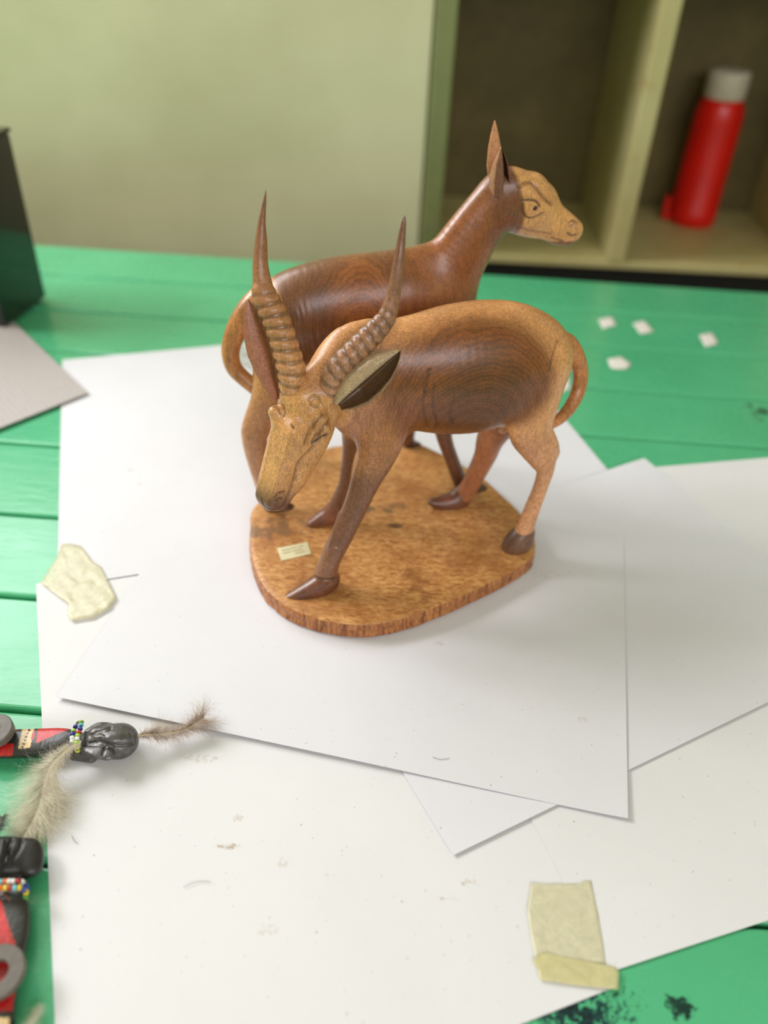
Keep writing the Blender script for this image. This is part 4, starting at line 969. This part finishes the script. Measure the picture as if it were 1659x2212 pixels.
f2 = empty('beaded_figure', tuple(gnd(10, 2000, 0)), 'small black and red painted figure with grey ring, in the lower left corner', 'figurine', 'small painted figures with beads and feathers')
g_ = Field(gnd(-60, 1920, 0)-np.array([.02, .01, 0]), gnd(120, 1790, .02)+np.array([.01, .02, .01]), .0006); g_.lo[2] = -.002
g_.chain([gr(-40, 1850, .012, 44, .6), gr(10, 1850, .013, 46, .62), (*gr(50, 1852, .012, 40, .6),)], (0, 0, 1), k=.003, p=2.6)
g_.chain([gr(60, 1830, .013, 22, .7), gr(66, 1868, .013, 24, .7)], (0, 0, 1), k=.003)
g_.chain([gr(5, 1815, .024, 7), gr(-2, 1850, .026, 9), gr(-8, 1880, .024, 8)], (0, 0, 1), k=.003)
g_.chain([gr(18, 1885, .010, 24, .7), gr(18, 1930, .010, 28, .6)], (0, 0, 1), k=.004)
g_.clipz(.0012); V, Fq = g_.build(2); hb = Body(V, Fq, (44, 42, 42))
for L_ in ([(26, 1812), (20, 1830), (12, 1850), (4, 1870)], [(48, 1812), (44, 1830), (34, 1846), (20, 1866)]): hb.groove(L_, .0011, .0012, (16, 15, 15), .7)
me = mesh_np('head', hb.V-wloc(f2), hb.F); setcol(me, np.hstack([hb.C[:, :3], np.ones((len(V), 1))])); obj('head', me, plain('black_satin_wood', (42, 40, 40), .36, var=.25, nscale=260, bump=.0005), f2)
g_ = Field(gnd(-90, 2330, 0)-np.array([.01, .02, 0]), gnd(80, 1910, .02)+np.array([.01, .015, .008]), .0006); g_.lo[2] = -.002
g_.chain([gr(18, 1935, .011, 30, .5), gr(10, 1965, .011, 46, .36), gr(2, 2010, .011, 58, .30), gr(-8, 2070, .011, 56, .30), gr(-20, 2150, .011, 52, .30), gr(-26, 2240, .011, 50, .3), gr(-26, 2330, .011, 46, .3)], (0, 0, 1), k=.003, p=4)
g_.clipz(.004)
painted('body', g_, f2, (44, 43, 42), [([(-80, 1938), (0, 1938), (10, 1970), (19, 2002), (32, 2034), (39, 2063), (36, 2120), (26, 2184), (-80, 2184)], RD), ([(-80, 2196), (20, 2198), (18, 2260), (-80, 2260)], CR)])
ringm('shield', f2, gnd(-4, 2104, .0162), .0150, .0062, .0034, plain('grey_brown_painted_wood', (104, 96, 90), .42, var=.2, nscale=240))
O_, Y_, W1, R1, C1, B1, G1 = (226, 104, 30), (226, 200, 50), (232, 230, 226), (186, 34, 34), (120, 200, 214), (40, 60, 170), (80, 160, 70)
strand(f2, [(-18, 1906, Y_), (-8, 1905, R1), (2, 1905, C1), (11, 1904, O_), (20, 1904, W1), (29, 1904, W1), (39, 1904, R1), (48, 1906, W1), (55, 1913, B1), (58, 1921, B1)], (.0195,)*6+(.019, .0175, .0145, .010))
strand(f2, [(-18, 1919, B1), (-8, 1918, Y_), (2, 1918, O_), (12, 1918, Y_), (22, 1918, R1), (32, 1918, C1), (42, 1918, Y_), (50, 1921, B1), (56, 1928, Y_), (56, 1937, G1), (54, 1947, Y_)], (.0205,)*6+(.020, .0185, .0155, .012, .0085))
feather(f2, [(-14, 1815, .016), (-4, 1790, .014), (4, 1765, .012)], [(0, 8, 10), (.5, 16, 22), (1, 14, 20)], 320, (26, 24, 24), (40, 36, 34), 24, ang=.7, fluff=.5, w0=.0003, alpha=.95, label='black tuft on top of the head')
feather(f2, [(20, 2290, .010), (48, 2240, .008), (72, 2200, .006), (86, 2176, .005)], [(0, 10, 10), (.4, 34, 34), (.8, 30, 30), (1, 14, 14)], 520, (226, 220, 200), (196, 190, 166), 25, ang=.6, fluff=.45, alpha=.5, label='pale wispy feather near the waist')
# a short twine end under the beads
V, Fs = [], []; tube(V, Fs, catmull([gnd(-10, 1926, .0185), gnd(4, 1930, .0185), gnd(14, 1936, .0175), gnd(22, 1947, .0170)], 5), .00035, 6)
obj('thread_end', pymesh('thread_end', np.array(V)-wloc(f2), Fs, True), plain('brown_twine', (136, 84, 46), .8), f2)

M_hair = plain('dark_hair', (70, 58, 50), .6)
for L_, lb in (([(397, 1917), (412, 1909), (432, 1904), (455, 1905)], 'curved dark hair lying on the white sheet in the left foreground'),
               ([(935, 1636), (948, 1640), (960, 1640), (971, 1638)], 'short dark hair on the topmost sheet near its bottom edge'),
               ([(155, 1805), (160, 1816), (169, 1823)], 'tiny hair on the white sheet right of the pale feather')):
    z = .0036 if L_[0][0] > 600 else .0014
    P = catmull([gnd(u, v, z+.0002*(i % 2)) for i, (u, v) in enumerate(L_)], 5); V, Fs = [], []; tube(V, Fs, P-P.mean(0), .00012, 5)
    tag(obj('hair', pymesh('hair', V, Fs, True), M_hair, None, tuple(P.mean(0))), lb, 'hair')
